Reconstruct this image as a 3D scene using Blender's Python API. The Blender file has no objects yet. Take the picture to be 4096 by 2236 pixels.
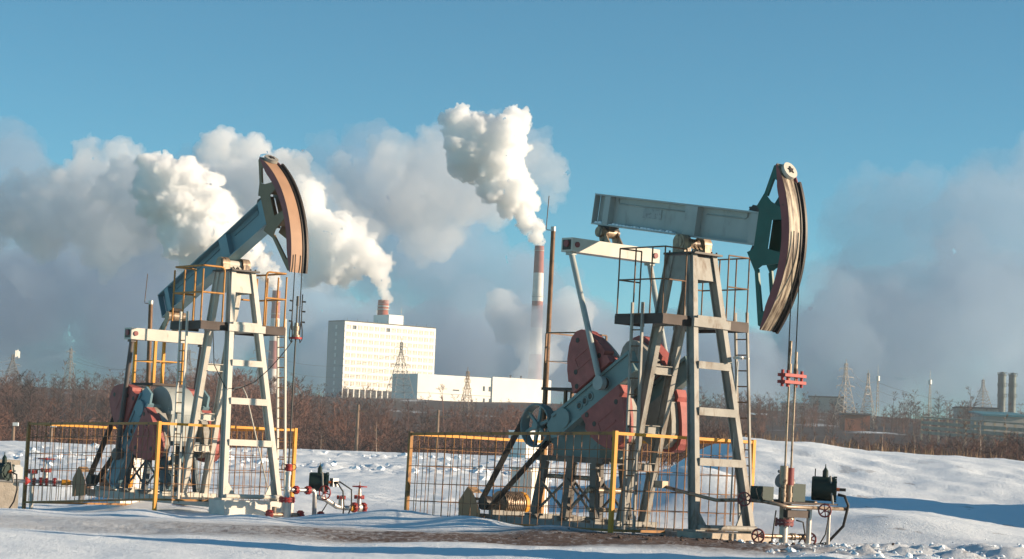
import bpy, bmesh, math, random
import numpy as np
from mathutils import Vector, Matrix

# ---------------------------------------------------------------- camera, sky, sun, exposure
sc = bpy.context.scene
FPX, CAMH, ROLL = 8500.0, 1.6, 0.038
PITCH = math.atan(682 / FPX)
cam = bpy.data.cameras.new('camera')
cam_o = bpy.data.objects.new('camera', cam)
sc.collection.objects.link(cam_o)
cam.sensor_width = 36
cam.lens = FPX / 4096 * 36
cam.clip_start, cam.clip_end = 0.5, 30000
cf = Vector((0, math.cos(PITCH), math.sin(PITCH)))
cu0 = Vector((0, -math.sin(PITCH), math.cos(PITCH)))
cr0 = Vector((1, 0, 0))
cr = cr0 * math.cos(ROLL) + cu0 * math.sin(ROLL)
cu = cu0 * math.cos(ROLL) - cr0 * math.sin(ROLL)
cm = Matrix((cr, cu, -cf)).transposed().to_4x4()
cm.translation = (0, 0, CAMH)
cam_o.matrix_world = cm
sc.camera = cam_o

SUN_EL, SUN_B = 13.5, 6.0
sd = Vector((math.cos(math.radians(SUN_B)) * math.cos(math.radians(SUN_EL)),
             -math.sin(math.radians(SUN_B)) * math.cos(math.radians(SUN_EL)),
             math.sin(math.radians(SUN_EL))))
world = bpy.data.worlds.new('World')
sc.world = world
world.use_nodes = True
wn = world.node_tree
sky = wn.nodes.new('ShaderNodeTexSky')
sky.sky_type = 'NISHITA'
sky.sun_disc = False
sky.sun_elevation = math.radians(SUN_EL)
sky.sun_rotation = math.atan2(sd.x, sd.y)
sky.altitude, sky.air_density, sky.dust_density, sky.ozone_density = 3000, 1.0, 0.0, 6.0
tint = wn.nodes.new('ShaderNodeMix')
tint.data_type = 'RGBA'
tint.blend_type = 'MULTIPLY'
tint.inputs['Factor'].default_value = 1
tint.inputs['B'].default_value = (0.85, 1.05, 0.715, 1)
wn.links.new(sky.outputs[0], tint.inputs['A'])
wn.links.new(tint.outputs['Result'], wn.nodes['Background'].inputs[0])
wn.nodes['Background'].inputs[1].default_value = 0.092
sun = bpy.data.lights.new('sun', 'SUN')
sun.energy, sun.angle, sun.color = 4.3, math.radians(0.53), (1.0, 0.79, 0.57)
sun_o = bpy.data.objects.new('sun', sun)
sc.collection.objects.link(sun_o)
sun_o.rotation_euler = (-sd).to_track_quat('-Z', 'Y').to_euler()
sc.view_settings.view_transform = 'Standard'
sc.view_settings.look = 'None'
sc.view_settings.gamma = 1
sc.view_settings.use_curve_mapping = False
sc.view_settings.exposure = 1.05
sc.cycles.max_bounces = 28
sc.cycles.diffuse_bounces = 4
sc.cycles.glossy_bounces = 3
sc.cycles.volume_bounces = 28
sc.cycles.transparent_max_bounces = 16

COL = sc.collection
PI = math.pi


def at(px, py, Y):
    """point at forward distance Y metres seen in direction (px, py) of the 4096-wide photograph"""
    d = cf + cr * ((px - 2048) / FPX) - cu * ((py - 1118) / FPX)
    return Vector((0, 0, CAMH)) + d * (Y / d.y)


# ---------------------------------------------------------------- materials
MATS = {}


def mat(name, col, rough=0.6, metal=0.0, var=0.12, scale=3.0, rust=0.0, rust_col=(0.10, 0.045, 0.02), rust_scale=2.2,
        stretch=(1, 1, 1), bump=0.0, bump_scale=30.0, rust_soft=0.12, spec=0.35):
    if name in MATS:
        return MATS[name]
    m = bpy.data.materials.new(name)
    m.use_nodes = True
    n, l = m.node_tree.nodes, m.node_tree.links
    b = n['Principled BSDF']
    b.inputs['Roughness'].default_value = rough
    b.inputs['Metallic'].default_value = metal
    b.inputs['Specular IOR Level'].default_value = spec
    tc = n.new('ShaderNodeTexCoord')
    nz = n.new('ShaderNodeTexNoise')
    nz.inputs['Scale'].default_value = scale
    nz.inputs['Detail'].default_value = 6
    l.new(tc.outputs['Object'], nz.inputs['Vector'])
    rp = n.new('ShaderNodeMapRange')
    rp.inputs['From Min'].default_value, rp.inputs['From Max'].default_value = 0.3, 0.7
    rp.inputs['To Min'].default_value, rp.inputs['To Max'].default_value = 1 - var, 1 + var
    l.new(nz.outputs['Fac'], rp.inputs['Value'])
    mx = n.new('ShaderNodeMix')
    mx.data_type, mx.blend_type = 'RGBA', 'MULTIPLY'
    mx.inputs['Factor'].default_value = 1
    mx.inputs['A'].default_value = (*col, 1)
    l.new(rp.outputs['Result'], mx.inputs['B'])
    out = mx.outputs['Result']
    if rust > 0:
        mp = n.new('ShaderNodeMapping')
        mp.inputs['Scale'].default_value = stretch
        l.new(tc.outputs['Object'], mp.inputs['Vector'])
        n2 = n.new('ShaderNodeTexNoise')
        n2.inputs['Scale'].default_value = rust_scale
        n2.inputs['Detail'].default_value = 9
        n2.inputs['Roughness'].default_value = 0.68
        l.new(mp.outputs['Vector'], n2.inputs['Vector'])
        r2 = n.new('ShaderNodeMapRange')
        th = 0.72 - 0.38 * rust
        r2.inputs['From Min'].default_value, r2.inputs['From Max'].default_value = th, th + rust_soft
        l.new(n2.outputs['Fac'], r2.inputs['Value'])
        m2 = n.new('ShaderNodeMix')
        m2.data_type = 'RGBA'
        l.new(r2.outputs['Result'], m2.inputs['Factor'])
        l.new(out, m2.inputs['A'])
        m2.inputs['B'].default_value = (*rust_col, 1)
        out = m2.outputs['Result']
    l.new(out, b.inputs['Base Color'])
    if bump > 0:
        bn = n.new('ShaderNodeTexNoise')
        bn.inputs['Scale'].default_value = bump_scale
        bn.inputs['Detail'].default_value = 4
        l.new(tc.outputs['Object'], bn.inputs['Vector'])
        bp = n.new('ShaderNodeBump')
        bp.inputs['Strength'].default_value = bump
        bp.inputs['Distance'].default_value = 0.02
        l.new(bn.outputs['Fac'], bp.inputs['Height'])
        l.new(bp.outputs['Normal'], b.inputs['Normal'])
    MATS[name] = m
    return m


cream = mat('cream_paint', (0.50, 0.47, 0.41), 0.55, var=0.10, scale=2.5, rust=0.32, rust_col=(0.20, 0.14, 0.09), rust_scale=5, stretch=(1, 1, .4), bump=0.2, rust_soft=.2)
cream_dirty = mat('dirty_cream_paint', (0.28, 0.268, 0.24), 0.6, var=0.18, scale=2.5, rust=0.55, rust_col=(0.115, 0.07, 0.04), rust_scale=4.5, stretch=(1, 1, .35), bump=0.25, rust_soft=.2)
greywhite = mat('grey_white_paint', (0.33, 0.36, 0.35), 0.5, var=0.10, scale=1.6, rust=0.42, rust_col=(0.11, 0.10, 0.085), rust_scale=3.4, stretch=(1, 1, .35), rust_soft=.3)
bluegrey = mat('blue_grey_paint', (0.14, 0.24, 0.28), 0.5, var=0.10, scale=1.6, rust=0.2, rust_col=(0.10, 0.12, 0.12), rust_scale=3.0, stretch=(1, 1, .35), rust_soft=.3)
greensteel = mat('pale_green_paint', (0.16, 0.23, 0.23), 0.5, var=0.12, scale=2, rust=0.25, rust_col=(0.07, 0.06, 0.045), rust_scale=3)
green = mat('green_paint', (0.008, 0.075, 0.058), 0.45, var=0.15, scale=3, rust=0.25, rust_col=(0.02, 0.025, 0.02), rust_scale=4)
tan = mat('tan_paint', (0.17, 0.115, 0.06), 0.5, var=0.12, scale=3, rust=0.25, rust_col=(0.12, 0.07, 0.04), rust_scale=4)
redband = mat('dull_red_paint', (0.22, 0.055, 0.055), 0.55, var=0.15, scale=3, rust=0.28, rust_col=(0.07, 0.035, 0.03), rust_scale=5)
red = mat('counterweight_red', (0.31, 0.085, 0.075), 0.62, var=0.2, scale=4, rust=0.36, rust_col=(0.30, 0.15, 0.12), rust_scale=6, bump=0.3, rust_soft=.25)
brightred = mat('valve_red', (0.32, 0.026, 0.022), 0.5, var=0.15, scale=8, rust=0.25, rust_col=(0.12, 0.03, 0.02), rust_scale=9)
yellow = mat('yellow_paint', (0.62, 0.27, 0.02), 0.55, var=0.12, scale=4, rust=0.28, rust_col=(0.17, 0.075, 0.02), rust_scale=7)
fencepaint = mat('rusty_shaded_yellow', (0.33, 0.155, 0.04), 0.6, var=0.2, scale=3, rust=0.5, rust_col=(0.10, 0.05, 0.028), rust_scale=4)  # rusty yellow, darkened further for the shade on the near side
wire = mat('rusty_wire', (0.23, 0.12, 0.06), 0.6, 0.2, var=0.3, scale=3, rust=0.4, rust_col=(0.10, 0.05, 0.03), rust_scale=5)
darksteel = mat('dark_brown_steel', (0.055, 0.04, 0.035), 0.65, 0.1, var=0.25, scale=4, rust=0.35, rust_col=(0.12, 0.075, 0.05), rust_scale=5)
railsteel = mat('rusty_rail_steel', (0.16, 0.09, 0.05), 0.6, 0.2, var=0.25, scale=5, rust=0.45, rust_col=(0.055, 0.04, 0.035), rust_scale=6)
steel = mat('galvanised_steel', (0.46, 0.44, 0.41), 0.42, 0.55, var=0.15, scale=6, rust=0.3, rust_col=(0.19, 0.13, 0.09), rust_scale=7)
oilsteel = mat('oily_steel', (0.34, 0.26, 0.19), 0.4, 0.4, var=0.25, scale=6, rust=0.55, rust_col=(0.075, 0.045, 0.03), rust_scale=6)
black = mat('black_rubber', (0.018, 0.017, 0.016), 0.55, var=0.2, scale=6)
greasy = mat('greasy_black_rim', (0.03, 0.022, 0.018), 0.5, var=0.3, scale=6, rust=0.35, rust_col=(0.13, 0.075, 0.05), rust_scale=6, stretch=(1, 3, .4))
darkgreen = mat('dark_green_enamel', (0.004, 0.022, 0.017), 0.55, var=0.15, scale=5, rust=0.2, rust_col=(0.02, 0.02, 0.015), rust_scale=6)
concrete = mat('concrete', (0.42, 0.36, 0.29), 0.9, var=0.18, scale=4, rust=0.35, rust_col=(0.20, 0.15, 0.11), rust_scale=3, bump=0.5)
whiteconcrete = mat('whitewashed_concrete', (0.66, 0.62, 0.54), 0.9, var=0.1, scale=4, rust=0.2, rust_col=(0.3, 0.25, 0.2), rust_scale=3, bump=0.4)
whitebox = mat('white_cabinet_paint', (0.78, 0.76, 0.70), 0.5, var=0.05, scale=3, rust=0.15, rust_col=(0.35, 0.28, 0.2), rust_scale=4)
facetan = mat('rust_stained_face', (0.36, 0.21, 0.13), 0.6, var=0.12, scale=2, rust=0.45, rust_col=(0.19, 0.085, 0.05), rust_scale=1.8, stretch=(.8, 2.2, .7), rust_soft=.4)
faceoil = mat('oil_streaked_face', (0.46, 0.38, 0.28), 0.55, var=0.25, scale=3, rust=0.84, rust_col=(0.07, 0.045, 0.03), rust_scale=3.0, stretch=(.45, 3.4, .40), rust_soft=.16)
oilybearing = mat('oily_bearing', (0.30, 0.22, 0.15), 0.45, 0.2, var=0.3, scale=8, rust=0.6, rust_col=(0.045, 0.03, 0.022), rust_scale=6, stretch=(1, 1, .4))
guardtan = mat('belt_guard_tan', (0.34, 0.21, 0.11), 0.6, var=0.1, scale=4, rust=0.2)
snowmat = mat('settled_snow', (0.79, 0.85, 0.90), 0.7, var=0.03, scale=8, bump=0.3, bump_scale=40)


# ---------------------------------------------------------------- mesh builder
class MB:
    def __init__(self):
        self.v, self.f, self.s = [], [], []

    def add(self, vs, fs, smooth=False):
        k = len(self.v)
        self.v += [Vector(p) for p in vs]
        for f in fs:
            self.f.append([i + k for i in f])
            self.s.append(smooth)
        return self

    def box(self, c, size, rot=None):
        c = Vector(c)
        h = [x / 2 for x in size]
        vs = []
        for sx, sy, sz in ((-1, -1, -1), (1, -1, -1), (1, 1, -1), (-1, 1, -1), (-1, -1, 1), (1, -1, 1), (1, 1, 1), (-1, 1, 1)):
            p = Vector((sx * h[0], sy * h[1], sz * h[2]))
            if rot is not None:
                p = rot @ p
            vs.append(c + p)
        return self.add(vs, [(0, 3, 2, 1), (4, 5, 6, 7), (0, 1, 5, 4), (1, 2, 6, 5), (2, 3, 7, 6), (3, 0, 4, 7)])

    def b6(self, x0, x1, y0, y1, z0, z1):
        return self.box(((x0 + x1) / 2, (y0 + y1) / 2, (z0 + z1) / 2), (abs(x1 - x0), abs(y1 - y0), abs(z1 - z0)))

    def bar(self, p0, p1, a, b, side=(0, 1, 0), end=None):
        """rectangular bar p0->p1, size a across 'side', b across the third axis"""
        p0, p1 = Vector(p0), Vector(p1)
        d = (p1 - p0).normalized()
        s = Vector(side)
        s = (s - d * s.dot(d)).normalized()
        t = d.cross(s)
        a2, b2 = (a, b) if end is None else end
        vs = []
        for p, aa, bb in ((p0, a, b), (p1, a2, b2)):
            for i, j in ((-1, -1), (1, -1), (1, 1), (-1, 1)):
                vs.append(p + s * (i * aa / 2) + t * (j * bb / 2))
        return self.add(vs, [(0, 3, 2, 1), (4, 5, 6, 7), (0, 1, 5, 4), (1, 2, 6, 5), (2, 3, 7, 6), (3, 0, 4, 7)])

    def tube(self, p0, p1, r, r1=None, n=10, caps=True):
        p0, p1 = Vector(p0), Vector(p1)
        r1 = r if r1 is None else r1
        d = (p1 - p0).normalized()
        a = d.orthogonal().normalized()
        b = d.cross(a)
        A = [p0 + (a * math.cos(2 * PI * i / n) + b * math.sin(2 * PI * i / n)) * r for i in range(n)]
        B = [p1 + (a * math.cos(2 * PI * i / n) + b * math.sin(2 * PI * i / n)) * r1 for i in range(n)]
        self.add(A + B, [(i, (i + 1) % n, n + (i + 1) % n, n + i) for i in range(n)], True)
        if caps:
            self.add(A, [list(range(n))[::-1]])
            self.add(B, [list(range(n))])
        return self

    def path(self, pts, r, n=6, closed=False):
        pts = [Vector(p) for p in pts]
        N = len(pts)
        rings = []
        ref = None
        for i, p in enumerate(pts):
            if closed:
                d = (pts[(i + 1) % N] - pts[i - 1]).normalized()
            else:
                d = (pts[min(i + 1, N - 1)] - pts[max(i - 1, 0)]).normalized()
            if ref is None:
                ref = d.orthogonal().normalized()
            a = (ref - d * ref.dot(d)).normalized()
            ref = a
            b = d.cross(a)
            rings += [p + (a * math.cos(2 * PI * k / n) + b * math.sin(2 * PI * k / n)) * r for k in range(n)]
        fs = []
        for i in range(N if closed else N - 1):
            j = (i + 1) % N
            fs += [(i * n + k, i * n + (k + 1) % n, j * n + (k + 1) % n, j * n + k) for k in range(n)]
        if not closed:
            fs += [tuple(range(n))[::-1], tuple((N - 1) * n + k for k in range(n))]
        return self.add(rings, fs, True)

    def prism(self, poly, off):
        off = Vector(off)
        n = len(poly)
        A = [Vector(p) for p in poly]
        B = [p + off for p in A]
        return self.add(A + B, [tuple(range(n))[::-1], tuple(range(n, 2 * n))] + [(i, (i + 1) % n, n + (i + 1) % n, n + i) for i in range(n)])

    def ring(self, c, axis, R, r, n=20, m=6):
        c, ax = Vector(c), Vector(axis).normalized()
        a = ax.orthogonal().normalized()
        b = ax.cross(a)
        return self.path([c + (a * math.cos(2 * PI * i / n) + b * math.sin(2 * PI * i / n)) * R for i in range(n)], r, m, True)

    def lathe(self, c, axis, prof, n=14):
        """prof: list of (height, radius) along axis"""
        c, ax = Vector(c), Vector(axis).normalized()
        for (h0, r0), (h1, r1) in zip(prof[:-1], prof[1:]):
            if abs(h1 - h0) < 1e-6:
                continue
            self.tube(c + ax * h0, c + ax * h1, r0, r1, n)
        return self

    def build(self, name, material, parent=None, mirror=False, recalc=True):
        me = bpy.data.meshes.new(name)
        vs = [(p.x, -p.y, p.z) if mirror else tuple(p) for p in self.v]
        me.from_pydata(vs, [], self.f)
        me.polygons.foreach_set('use_smooth', self.s)
        if recalc:
            bm = bmesh.new()
            bm.from_mesh(me)
            bmesh.ops.recalc_face_normals(bm, faces=bm.faces)
            bm.to_mesh(me)
            bm.free()
        me.materials.append(material)
        o = bpy.data.objects.new(name, me)
        COL.objects.link(o)
        if parent is not None:
            o.parent = parent
        return o


def tag(o, label=None, cat=None, group=None, kind=None):
    if label:
        o['label'] = label
    if cat:
        o['category'] = cat
    if group:
        o['group'] = group
    if kind:
        o['kind'] = kind
    return o


def empty(name, loc=(0, 0, 0), mw=None):
    o = bpy.data.objects.new(name, None)
    o.empty_display_size = 0.2
    COL.objects.link(o)
    if mw is not None:
        o.matrix_world = mw
    else:
        o.location = loc
    return o


def share(src, name, loc, parent, rot=None):
    o = bpy.data.objects.new(name, src.data)
    COL.objects.link(o)
    o.parent = parent
    o.location = loc
    if rot:
        o.rotation_euler = rot
    return o


# ---------------------------------------------------------------- terrain
_rs = np.random.RandomState(7)
_perm = _rs.permutation(512)
_perm = np.concatenate([_perm, _perm, _perm])
_gr = _rs.uniform(0, 2 * np.pi, 512)


def pnoise(x, y):
    xi, yi = np.floor(x).astype(int), np.floor(y).astype(int)
    xf, yf = x - xi, y - yi
    xi &= 511
    yi &= 511

    def g(ix, iy, dx, dy):
        h = _gr[_perm[_perm[ix & 511] + (iy & 511)]]
        return np.cos(h) * dx + np.sin(h) * dy
    u = xf * xf * xf * (xf * (xf * 6 - 15) + 10)
    v = yf * yf * yf * (yf * (yf * 6 - 15) + 10)
    a = g(xi, yi, xf, yf) * (1 - u) + g(xi + 1, yi, xf - 1, yf) * u
    b = g(xi, yi + 1, xf, yf - 1) * (1 - u) + g(xi + 1, yi + 1, xf - 1, yf - 1) * u
    return (a * (1 - v) + b * v) * 1.5


def fbm(x, y, o=4, lac=2.1, gain=0.5):
    s, a = 0, 1
    for i in range(o):
        s = s + a * pnoise(x + 17.3 * i, y - 9.1 * i)
        x, y, a = x * lac, y * lac, a * gain
    return s


def sstep(a, b, x):
    t = np.clip((x - a) / (b - a), 0, 1)
    return t * t * (3 - 2 * t)


def gz(x, y, fine=True):
    x, y = np.asarray(x, float), np.asarray(y, float)
    # wide shape: flat pad, gentle rise to the field edge, valley, wooded hillside
    edge = 152 + 6 * np.sin(x * .03)
    z = 1.15 * sstep(62, 150, y) * (1 - .25 * sstep(-5, -35, x))
    z = z - 8.0 * sstep(edge, edge + 55, y)
    z = z + sstep(235, 520, y) * 13 + sstep(480, 900, y) * 14 + sstep(900, 2500, y) * 6
    z = z + sstep(235, 420, y) * (2.5 * pnoise(x * .006 + 3, y * .004) + 1.2 * pnoise(x * .02, y * .015))
    z = z + 1.2 * sstep(340, 540, y) * sstep(.02, -.10, x / np.maximum(y, 1))
    # long snow bank behind the right well
    bx = sstep(3.2, 8.5, x - (y - 75) * .06)
    bank = (2.35 - .055 * np.clip(x - 8.4, 0, 14)) * np.exp(-((y - 76) / (15.5 + 2.5 * pnoise(x * .2, y * .05))) ** 2) * bx
    z = np.maximum(z, bank) + .25 * np.minimum(z, bank)
    z = z - .34 * sstep(-7.5, -13, x) * sstep(44, 50, y) * (1 - sstep(75, 100, y))
    z = z - .22 * sstep(-1.5, -4.5, x) * sstep(43, 47, y) * (1 - sstep(56, 64, y))
    # heaps
    for hx, hy, hr, hh in ((5.0, 55.0, 2.4, 1.05), (3.2, 57.5, 2.2, .75), (6.6, 51.5, 2.8, .38), (8.6, 47.5, 2.6, .36),
                           (-2.2, 44.4, 1.3, .34), (-.7, 43.0, 1.1, .24), (-3.8, 45.4, 1.2, .2), (.9, 41.6, 1.0, .12), (-5.2, 43.0, 1.0, .10), (-7.4, 43.4, 1.1, .12), (-9.8, 42.6, 1.2, .11), (-11.6, 44.0, 1.2, .12), (-9.6, 60, 2.0, .45), (-13.6, 63, 2.5, .55)):
        d2 = ((x - hx) / hr) ** 2 + ((y - hy) / (hr * 1.2)) ** 2
        z = z + hh * np.exp(-d2 * 1.6)
    # made-up heaps beyond the right edge of the view, added to throw long shadows
    z = z + 5.6 * np.exp(-((x - 15.5) / 3.6) ** 2 - ((y - 31.2) / 1.75) ** 2)
    z = z + 4.6 * np.exp(-((x - 20.0) / 2.2) ** 2 - ((y - 56.0) / 2.8) ** 2)
    if fine:
        near = 1 - sstep(150, 230, y)
        z = z + near * .10 * fbm(x * .16, y * .10, 3)
        # wind-packed ripples and small drifts
        z = z + near * .030 * fbm(x * .9 + .4 * y, y * .55, 3) * (.6 + .4 * sstep(40, 60, y))
        z = z + near * .008 * fbm(x * 4.5, y * 3.0, 2)
        # broken snow thrown up by the plough: two ragged bands
        for yc, wd, amp in ((100, 8, .22), (122, 8, .22), (66, 5, .08)):
            yc2 = yc + 4 * pnoise(x * .05, x * 0 + yc)
            mask = np.exp(-((y - yc2) / wd) ** 2) * (1 - .75 * sstep(2, 8, x))
            lump = np.abs(fbm(x * .8, y * .35, 4)) * .9 + .8 * np.clip(fbm(x * 1.9, y * .7, 3), 0, 1)
            z = z + amp * mask * lump
        # trodden, lumpy snow by the right wellhead
        m2 = sstep(3.0, 7.0, x) * np.exp(-((y - 37.5) / 4.0) ** 2) + .5 * np.exp(-((x + 4.5) / 3) ** 2 - ((y - 49) / 3) ** 2)
        z = z + .17 * m2 * np.clip(fbm(x * 1.7, y * 1.1, 4) + .1, -.2, 1)
        # wind ridges on the bank
        m3 = np.exp(-((y - 66) / 12) ** 2) * sstep(4, 9, x)
        z = z + .075 * m3 * fbm(x * .6 + y * .3, y * .45 - x * .2, 4)
        # wheel ruts of the service track
        for yc, dep in ((36.2, .05), (37.9, .055), (39.3, .035), (34.3, .035)):
            yr = yc + .5 * pnoise(x * .07 + yc, x * 0 + 3.3) + .02 * x
            tread = .75 + .5 * pnoise(x * 2.2, x * 0 + yc)
            z = z - dep * np.exp(-((y - yr) / .20) ** 2) * tread + dep * .6 * np.exp(-((y - yr - .36) / .16) ** 2) * tread
        # boot prints
        bx, by = np.floor(x / .75), np.floor(y / .85)
        hsh = np.modf(np.abs(np.sin(bx * 12.9898 + by * 78.233)) * 43758.5453)[0]
        px_, py_ = (bx + .25 + .5 * hsh) * .75, (by + .3 + .4 * np.modf(hsh * 7.7)[0]) * .85
        foot = (hsh > .45) * np.exp(-((x - px_) / .16) ** 2 - ((y - py_) / .12) ** 2)
        z = z - .05 * foot * (np.exp(-((x - 6.2) / 2.6) ** 2 - ((y - 40.5) / 4) ** 2) + np.exp(-((x + 3.6) / 2.2) ** 2 - ((y - 48.5) / 3.5) ** 2))
        z = z + .05 * np.clip(pnoise(x * .35, y * 1.1 + x * .12), 0, 1) * (1 - sstep(39, 43, y))
    return z


def gz1(x, y):
    return float(gz(np.array([x]), np.array([y]))[0])


def sheet(name, ys, xs_of, material):
    """grid of rows ys; xs_of(y) gives the x coordinates of a row"""
    X = np.array([xs_of(y) for y in ys])
    Y = np.repeat(np.array(ys)[:, None], X.shape[1], 1)
    Z = gz(X, Y)
    nr, nc = X.shape
    co = np.stack([X, Y, Z], -1).reshape(-1, 3).astype(np.float32)
    idx = np.arange(nr * nc).reshape(nr, nc)
    q = np.stack([idx[:-1, :-1], idx[:-1, 1:], idx[1:, 1:], idx[1:, :-1]], -1).reshape(-1, 4).astype(np.int32)
    return raw_mesh(name, co, q, material, True)


def raw_mesh(name, co, faces, material, smooth=False, parent=None):
    me = bpy.data.meshes.new(name)
    k = faces.shape[1]
    me.vertices.add(len(co))
    me.vertices.foreach_set('co', np.ascontiguousarray(co, np.float32).ravel())
    me.loops.add(faces.size)
    me.loops.foreach_set('vertex_index', np.ascontiguousarray(faces, np.int32).ravel())
    me.polygons.add(len(faces))
    me.polygons.foreach_set('loop_start', np.arange(0, faces.size, k, dtype=np.int32))
    me.polygons.foreach_set('loop_total', np.full(len(faces), k, np.int32))
    me.polygons.foreach_set('use_smooth', np.full(len(faces), smooth))
    me.update(calc_edges=True)
    me.validate()
    me.materials.append(material)
    o = bpy.data.objects.new(name, me)
    COL.objects.link(o)
    if parent is not None:
        o.parent = parent
    return o


def ground_material():
    m = bpy.data.materials.new('snow_ground')
    m.use_nodes = True
    n, l = m.node_tree.nodes, m.node_tree.links
    b = n['Principled BSDF']
    b.inputs['Roughness'].default_value = 0.75
    b.inputs['Specular IOR Level'].default_value = 0.2
    tc = n.new('ShaderNodeTexCoord')
    sp = n.new('ShaderNodeSeparateXYZ')
    l.new(tc.outputs['Object'], sp.inputs[0])

    def math_(op, a, b_=None, c=None):
        k = n.new('ShaderNodeMath')
        k.operation = op
        for i, v in enumerate((a, b_, c)):
            if v is None:
                continue
            if isinstance(v, (int, float)):
                k.inputs[i].default_value = v
            else:
                l.new(v, k.inputs[i])
        return k.outputs[0]

    def noise(scale, detail=6, mapping=(1, 1, 1), rough=.6):
        mp = n.new('ShaderNodeMapping')
        mp.inputs['Scale'].default_value = mapping
        l.new(tc.outputs['Object'], mp.inputs[0])
        k = n.new('ShaderNodeTexNoise')
        k.inputs['Scale'].default_value = scale
        k.inputs['Detail'].default_value = detail
        k.inputs['Roughness'].default_value = rough
        l.new(mp.outputs[0], k.inputs['Vector'])
        return k.outputs['Fac']

    def ss(x, a, b_):
        r = n.new('ShaderNodeMapRange')
        r.interpolation_type = 'SMOOTHSTEP'
        r.inputs['From Min'].default_value, r.inputs['From Max'].default_value = a, b_
        l.new(x, r.inputs['Value'])
        return r.outputs['Result']
    x, y = sp.outputs[0], sp.outputs[1]
    # gritted track: runs along x at y about 38, darkest in front of the right pump
    wob = math_('MULTIPLY_ADD', noise(.25, 2), 3.0, -1.5)
    yy = math_('ADD', y, wob)
    band = math_('MULTIPLY', ss(yy, 34.0, 36.2), math_('SUBTRACT', 1.0, ss(yy, 40.2, 42.2)))
    along = math_('MULTIPLY_ADD', ss(x, -9.0, .8), .72, .34)
    along = math_('MULTIPLY', along, math_('SUBTRACT', 1.0, math_('MULTIPLY', ss(x, 3.2, 7.5), .8)))
    grit = math_('MULTIPLY_ADD', noise(7, 8, (1, .6, 1), .75), 2.6, -.30)
    d1 = math_('MULTIPLY', math_('MULTIPLY', band, along), grit)
    # oily soil round the right wellhead and pump foot
    dx = math_('DIVIDE', math_('SUBTRACT', x, 3.4), 3.4)
    dy = math_('DIVIDE', math_('SUBTRACT', y, 40.3), 2.2)
    rad = math_('SQRT', math_('ADD', math_('MULTIPLY', dx, dx), math_('MULTIPLY', dy, dy)))
    spot = math_('SUBTRACT', 1.0, ss(rad, .45, 1.25))
    d2 = math_('MULTIPLY', spot, ss(noise(3.2, 8, (1, .7, 1), .7), .36, .52))
    # scattered frozen clods showing through
    d3 = math_('MULTIPLY', ss(noise(.9, 5, (1, .5, 1)), .63, .68), .5)
    near = math_('SUBTRACT', 1.0, ss(y, 60, 75))
    d3 = math_('MULTIPLY', math_('MULTIPLY', d3, near), ss(x, 1.0, 5.0))
    dirt = math_('MINIMUM', math_('MAXIMUM', math_('MAXIMUM', d1, d2), math_('MAXIMUM', d3, 0.0)), 1.0)
    snowc = n.new('ShaderNodeMix')
    snowc.data_type = 'RGBA'
    l.new(noise(.8, 5), snowc.inputs['Factor'])
    snowc.inputs['A'].default_value = (0.77, 0.83, 0.88, 1)
    snowc.inputs['B'].default_value = (0.85, 0.90, 0.93, 1)
    dc = n.new('ShaderNodeMix')
    dc.data_type = 'RGBA'
    l.new(noise(5, 6), dc.inputs['Factor'])
    dc.inputs['A'].default_value = (0.06, 0.038, 0.030, 1)
    dc.inputs['B'].default_value = (0.19, 0.135, 0.11, 1)
    mx = n.new('ShaderNodeMix')
    mx.data_type = 'RGBA'
    l.new(dirt, mx.inputs['Factor'])
    l.new(snowc.outputs['Result'], mx.inputs['A'])
    l.new(dc.outputs['Result'], mx.inputs['B'])
    # leaf litter and dark soil under the wood on the far hillside
    far = math_('MULTIPLY', ss(y, 170, 235), ss(noise(.035, 6, (1, .6, 1)), .24, .40))
    mf = n.new('ShaderNodeMix')
    mf.data_type = 'RGBA'
    l.new(far, mf.inputs['Factor'])
    l.new(mx.outputs['Result'], mf.inputs['A'])
    mf.inputs['B'].default_value = (0.055, 0.038, 0.030, 1)
    l.new(mf.outputs['Result'], b.inputs['Base Color'])
    bp = n.new('ShaderNodeBump')
    bp.inputs['Strength'].default_value = .8
    bp.inputs['Distance'].default_value = .035
    l.new(noise(9, 7, (1, .6, 1), .75), bp.inputs['Height'])
    l.new(bp.outputs[0], b.inputs['Normal'])
    return m


GM = ground_material()
rows = np.concatenate([np.linspace(-45, 13, 14), np.geomspace(14, 160, 520), np.geomspace(160.5, 900, 90)[0:], np.geomspace(930, 9000, 30)])
tcol = np.linspace(-1, 1, 420)
tcol = np.sign(tcol) * np.abs(tcol) ** 1.15
tag(sheet('snow_ground', rows, lambda y: tcol * (16 + max(y, 12) * .42), GM), 'snow-covered ground running from the wells to the wooded hill', None, None, 'structure')


# ---------------------------------------------------------------- pumping units
def frame_matrix(origin, ang, lean):
    a = math.radians(ang)
    U = Vector((math.sin(a), -math.cos(a), 0))
    V = Vector((-math.cos(a), -math.sin(a), 0))
    W = Vector((0, 0, 1))
    R = Matrix.Rotation(lean, 3, 'Y')
    U, V, W = R @ U, R @ V, R @ W
    m = Matrix((U, -V, W)).transposed().to_4x4()
    m.translation = origin
    return m


FR = frame_matrix((4.30, 42.0, 0.046), 40, .018)    # right unit, x = u towards the well, y = -v
FL = frame_matrix((-6.05, 51.0, 0.07), 40, .008)    # left unit


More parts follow.
